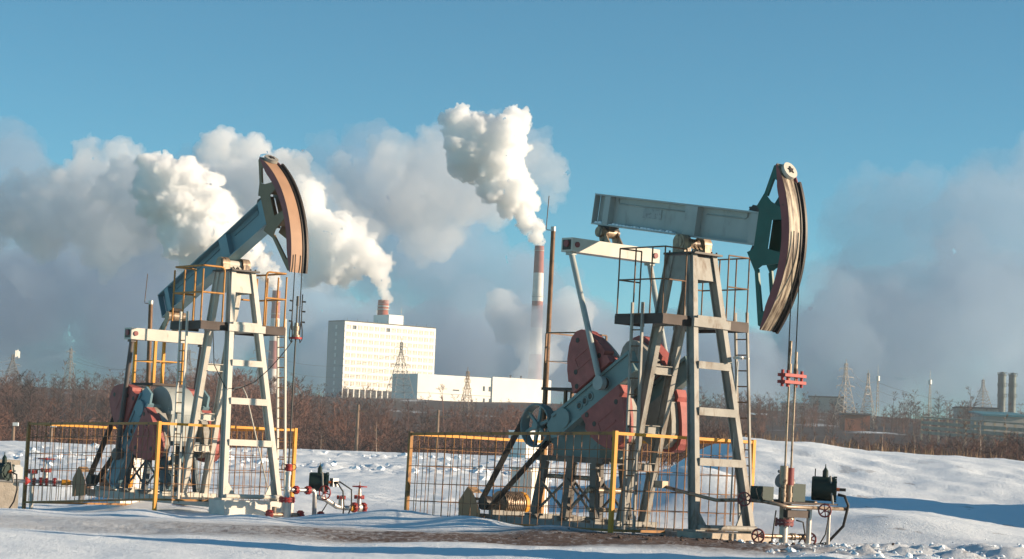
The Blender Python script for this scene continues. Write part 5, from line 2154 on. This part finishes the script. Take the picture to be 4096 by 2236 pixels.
def puffs(name, spheres, vox, disp, nscale, material, label, lvl=(7, 4), squash=1.0):
    """closed billowing body: union of puffs with smaller puffs budding from them"""
    V, Fc, k = [], [], 0
    r = random.Random(len(spheres) * 7 + int(vox * 10))

    def add(c, rad, sub):
        nonlocal k
        v, f = ICO[sub]
        V.append(v * rad + np.array(c))
        Fc.append(f + k)
        k += len(v)
    for c, rad in spheres:
        add(c, rad, 2)
        for j in range(lvl[0]):
            d = Vector((r.gauss(0, 1), r.gauss(0, 1), r.gauss(.15, 1))).normalized()
            r2 = rad * r.uniform(.32, .52)
            c2 = Vector(c) + d * rad * .88
            add(c2, r2, 2 if rad > 8 else 1)
            for q in range(lvl[1]):
                d2 = (d + Vector((r.gauss(0, .7), r.gauss(0, .7), r.gauss(0, .7)))).normalized()
                add(c2 + d2 * r2 * .85, r2 * r.uniform(.32, .5), 1)
    o = raw_mesh(name, np.concatenate(V), np.concatenate(Fc), material, True)
    md = o.modifiers.new('union', 'REMESH')
    md.mode = 'VOXEL'
    md.voxel_size = vox
    md.use_smooth_shade = True
    for sc_, st in zip(nscale, disp):
        t = bpy.data.textures.new(name, 'CLOUDS')
        t.noise_scale, t.noise_depth = sc_, 2
        t.noise_type = 'HARD_NOISE'
        dm = o.modifiers.new('billow', 'DISPLACE')
        dm.texture, dm.strength, dm.mid_level, dm.texture_coords = t, st, .3, 'GLOBAL'
    return tag(o, label, 'steam', 'steam from the power station', 'stuff')


def trail(pts, Y, seed, jitter=.38, step=.42, depth=.5, fat=1.0):
    r = random.Random(seed)
    out = []
    for (x0, y0, r0), (x1, y1, r1) in zip(pts[:-1], pts[1:]):
        n = max(2, int(math.hypot(x1 - x0, y1 - y0) / (step * (r0 + r1) / 2)))
        for k in range(n):
            t = k / n
            R = (r0 + (r1 - r0) * t) * Y / FPX
            c = at(x0 + (x1 - x0) * t, y0 + (y1 - y0) * t, Y)
            if k or r0 > 40:
                c = c + Vector((r.gauss(0, jitter) * R, r.gauss(0, depth) * R, r.gauss(0, jitter) * R))
            out.append((tuple(c), R * fat * r.uniform(.58, .9)))
    return out


def cells(lst, Y, seed, n=4, depth=.7):
    """puffs given as (px, py, radius in px) at distance Y, each broken into a few overlapping balls"""
    r = random.Random(seed)
    out = []
    for x, y, rad in lst:
        R = rad * Y / FPX
        c = at(x, y, Y)
        out.append((tuple(c), R * .88))
        for k in range(n):
            d = Vector((r.gauss(0, 1), r.gauss(0, depth), r.gauss(0, 1))).normalized()
            out.append((tuple(c + d * R * .6), R * r.uniform(.45, .68)))
    return out


dense = steam_mat('dense_steam', .30)
mid = steam_mat('spreading_steam', .07)
thin = steam_mat('thin_shaded_steam', .010, (.53, .67, .82))  # dark blue tint stands in for shade cast by the other plumes
puffs('steam_plume', trail([(1534, 1192, 18), (1530, 1150, 40), (1512, 1100, 52)], 1010, 1)
      + cells([(1500, 1060, 62), (1445, 1010, 88), (1352, 938, 84), (1340, 1045, 84), (1258, 1105, 52), (1256, 890, 84), (1270, 990, 90), (1208, 800, 90), (1420, 1090, 40)], 1010, 2), .62, (4.5, 3.0, 1.5), (9, 3.6, 1.7), dense, 'white steam billowing left from the red brick chimney', (11, 6))
puffs('steam_plume', trail([(2158, 976, 17), (2150, 935, 34), (2120, 865, 46)], 1600, 3)
      + cells([(2105, 835, 50), (2060, 780, 80), (1985, 745, 72), (2010, 690, 85), (1988, 620, 110), (1885, 610, 105), (2051, 495, 66), (1829, 495, 70), (1892, 545, 84), (2019, 560, 84)], 1600, 4), .95, (7, 4.6, 2.4), (14, 5.6, 2.6), dense, 'white steam rising from the tall banded chimney', (11, 6))
puffs('steam_plume', trail([(1106, 1155, 20), (1090, 1105, 44), (1030, 1045, 58)], 1600, 5)
      + cells([(960, 1005, 84), (880, 975, 104), (795, 1030, 62), (690, 770, 140), (790, 830, 134), (779, 922, 124), (870, 890, 90)], 1600, 6), 1.0, (8, 5, 2.6), (16, 6, 2.8), dense, 'white steam rolling left from the chimney behind the left pumpjack', (11, 6))
puffs('steam_cloud', cells([(890, 640, 112), (954, 690, 115), (1018, 620, 82), (1120, 690, 90), (1180, 690, 75), (1040, 760, 130), (860, 740, 110), (570, 790, 130), (490, 760, 110), (600, 860, 110)], 1750, 7), 1.8, (11, 5), (20, 8), mid, 'softer white steam behind the left horse head', (8, 5))
puffs('steam_cloud', cells([(350, 640, 82), (477, 632, 84), (223, 765, 122), (95, 830, 130), (445, 722, 115), (330, 760, 120), (-60, 850, 130), (560, 900, 120), (300, 840, 150), (430, 900, 160), (170, 910, 140)], 1900, 8), 2.0, (12, 6), (22, 9), steam_mat('left_soft_steam', .04, (.95, .96, .98)), 'grey-white steam drifting over the wood at the left edge', (8, 5))
puffs('steam_cloud', cells([(2146, 668, 110), (2200, 730, 75), (1590, 690, 150), (1740, 630, 110), (1700, 720, 130), (1431, 763, 120), (1670, 810, 180), (1800, 780, 140), (1500, 830, 130), (1960, 820, 110), (1720, 900, 130)], 1850, 9), 2.4, (14, 7), (26, 10), steam_mat('ageing_steam', .022, (.93, .95, .98)), 'grey spreading steam between the two pumpjacks', (7, 4))
# drifting veil across the foot of the tall chimney
puffs('steam_veil', cells([(2170, 1290, 90), (2150, 1350, 70), (2080, 1300, 95), (2290, 1250, 90), (2000, 1240, 80), (2160, 1440, 80), (2080, 1520, 60), (2140, 1510, 70)], 1500, 10), 2.4, (6, 3), (14, 5), steam_mat('veil_steam', .06, (.82, .87, .93)), 'grey veil of steam hiding the middle of the tall banded chimney', (7, 4))
# old steam lying over the valley, its shade put into the colour
puffs('steam_bank', trail([(-250, 950, 260), (50, 960, 260), (330, 960, 260), (620, 1050, 250), (900, 1100, 220), (300, 1250, 250), (0, 1300, 260), (-150, 1150, 220), (150, 1120, 220), (420, 1180, 220), (700, 1330, 220), (1050, 1330, 190)], 2600, 8, .3, .45, .5, 1.25), 6, (36, 16), (70, 26), thin, 'blue-grey bank of old steam low over the left of the wood', (6, 4))
puffs('steam_bank', trail([(1350, 760, 170), (1600, 840, 210), (1800, 900, 200), (1500, 1000, 190), (1800, 1150, 210), (2050, 1250, 200), (1750, 1380, 200), (2150, 1420, 180), (2350, 1350, 170)], 2700, 9, .3, .45, .5, 1.25), 6, (36, 16), (70, 26), thin, 'blue-grey bank of old steam behind the slab building', (6, 4))
puffs('steam_bank', trail([(3450, 860, 140), (3650, 900, 190), (3900, 950, 240), (4250, 900, 280), (3800, 1150, 260), (4100, 1250, 260), (3500, 1150, 220), (3300, 1350, 220), (3650, 1400, 240), (4100, 1480, 220)], 2800, 10, .3, .42, .5, 1.3), 6, (40, 18), (75, 28), steam_mat('right_shaded_steam', .0055, (.53, .67, .82)), 'blue-grey bank of old steam on the right behind the rods', (6, 4))
puffs('steam_bank', trail([(2350, 1480, 150), (2600, 1420, 170), (2850, 1420, 180), (3150, 1470, 170)], 3000, 11, .3, .45, .5, 1.2), 6, (36, 16), (70, 26), thin, 'low bank of old steam seen between the legs of the right pumpjack', (6, 4))
puffs('steam_bank', trail([(-400, 1500, 170), (600, 1500, 170), (1500, 1480, 170), (2400, 1500, 160), (3200, 1540, 170), (4500, 1560, 180), (4500, 1250, 220), (3300, 1260, 190), (3300, 1450, 160), (1300, 1350, 160), (1200, 1250, 190), (-400, 1150, 220)], 3600, 12, .25, .45, .5, 1.25), 9, (40, 20), (80, 32), steam_mat('low_shaded_steam', .010, (.56, .70, .84)), 'lowest bank of old steam lying along the top of the wood', (5, 3))
halo = steam_mat('drifting_steam', .015, (.84, .90, .97))
puffs('steam_cloud', cells([(1930, 640, 180), (1800, 640, 170), (2040, 600, 130), (1740, 760, 170), (1900, 760, 150)], 1720, 13), 2.4, (16, 8), (26, 10), halo, 'soft drifting steam trailing left of the tall chimney plume', (7, 4))
puffs('steam_cloud', cells([(700, 840, 220), (880, 910, 190), (540, 880, 220), (1010, 780, 180), (400, 830, 200), (760, 1010, 170)], 1740, 14), 2.4, (16, 8), (26, 10), halo, 'soft drifting steam round the plume behind the left beam', (7, 4))
puffs('steam_cloud', cells([(1290, 1010, 150), (1370, 930, 140), (1200, 890, 150), (1230, 800, 140)], 1120, 15), 1.7, (10, 5), (16, 7), steam_mat('drifting_steam_near', .024, (.90, .93, .97)), 'soft drifting steam left of the brick chimney plume', (7, 4))


# ---------------------------------------------------------------- haze in the cold air between the wells and the hill
hz = MB()
hz.b6(-430, 430, -60, 985, -14, 72)
hm = bpy.data.materials.new('valley_haze')
hm.use_nodes = True
hm.node_tree.nodes.clear()
ho = hm.node_tree.nodes.new('ShaderNodeOutputMaterial')
hv = hm.node_tree.nodes.new('ShaderNodeVolumePrincipled')
hv.inputs['Color'].default_value = (0.86, 0.93, 1.0, 1)
hv.inputs['Density'].default_value = 0.00018
hm.node_tree.links.new(hv.outputs[0], ho.inputs['Volume'])
tag(hz.build('haze', hm), 'thin cold haze over the valley', 'haze', None, 'stuff')
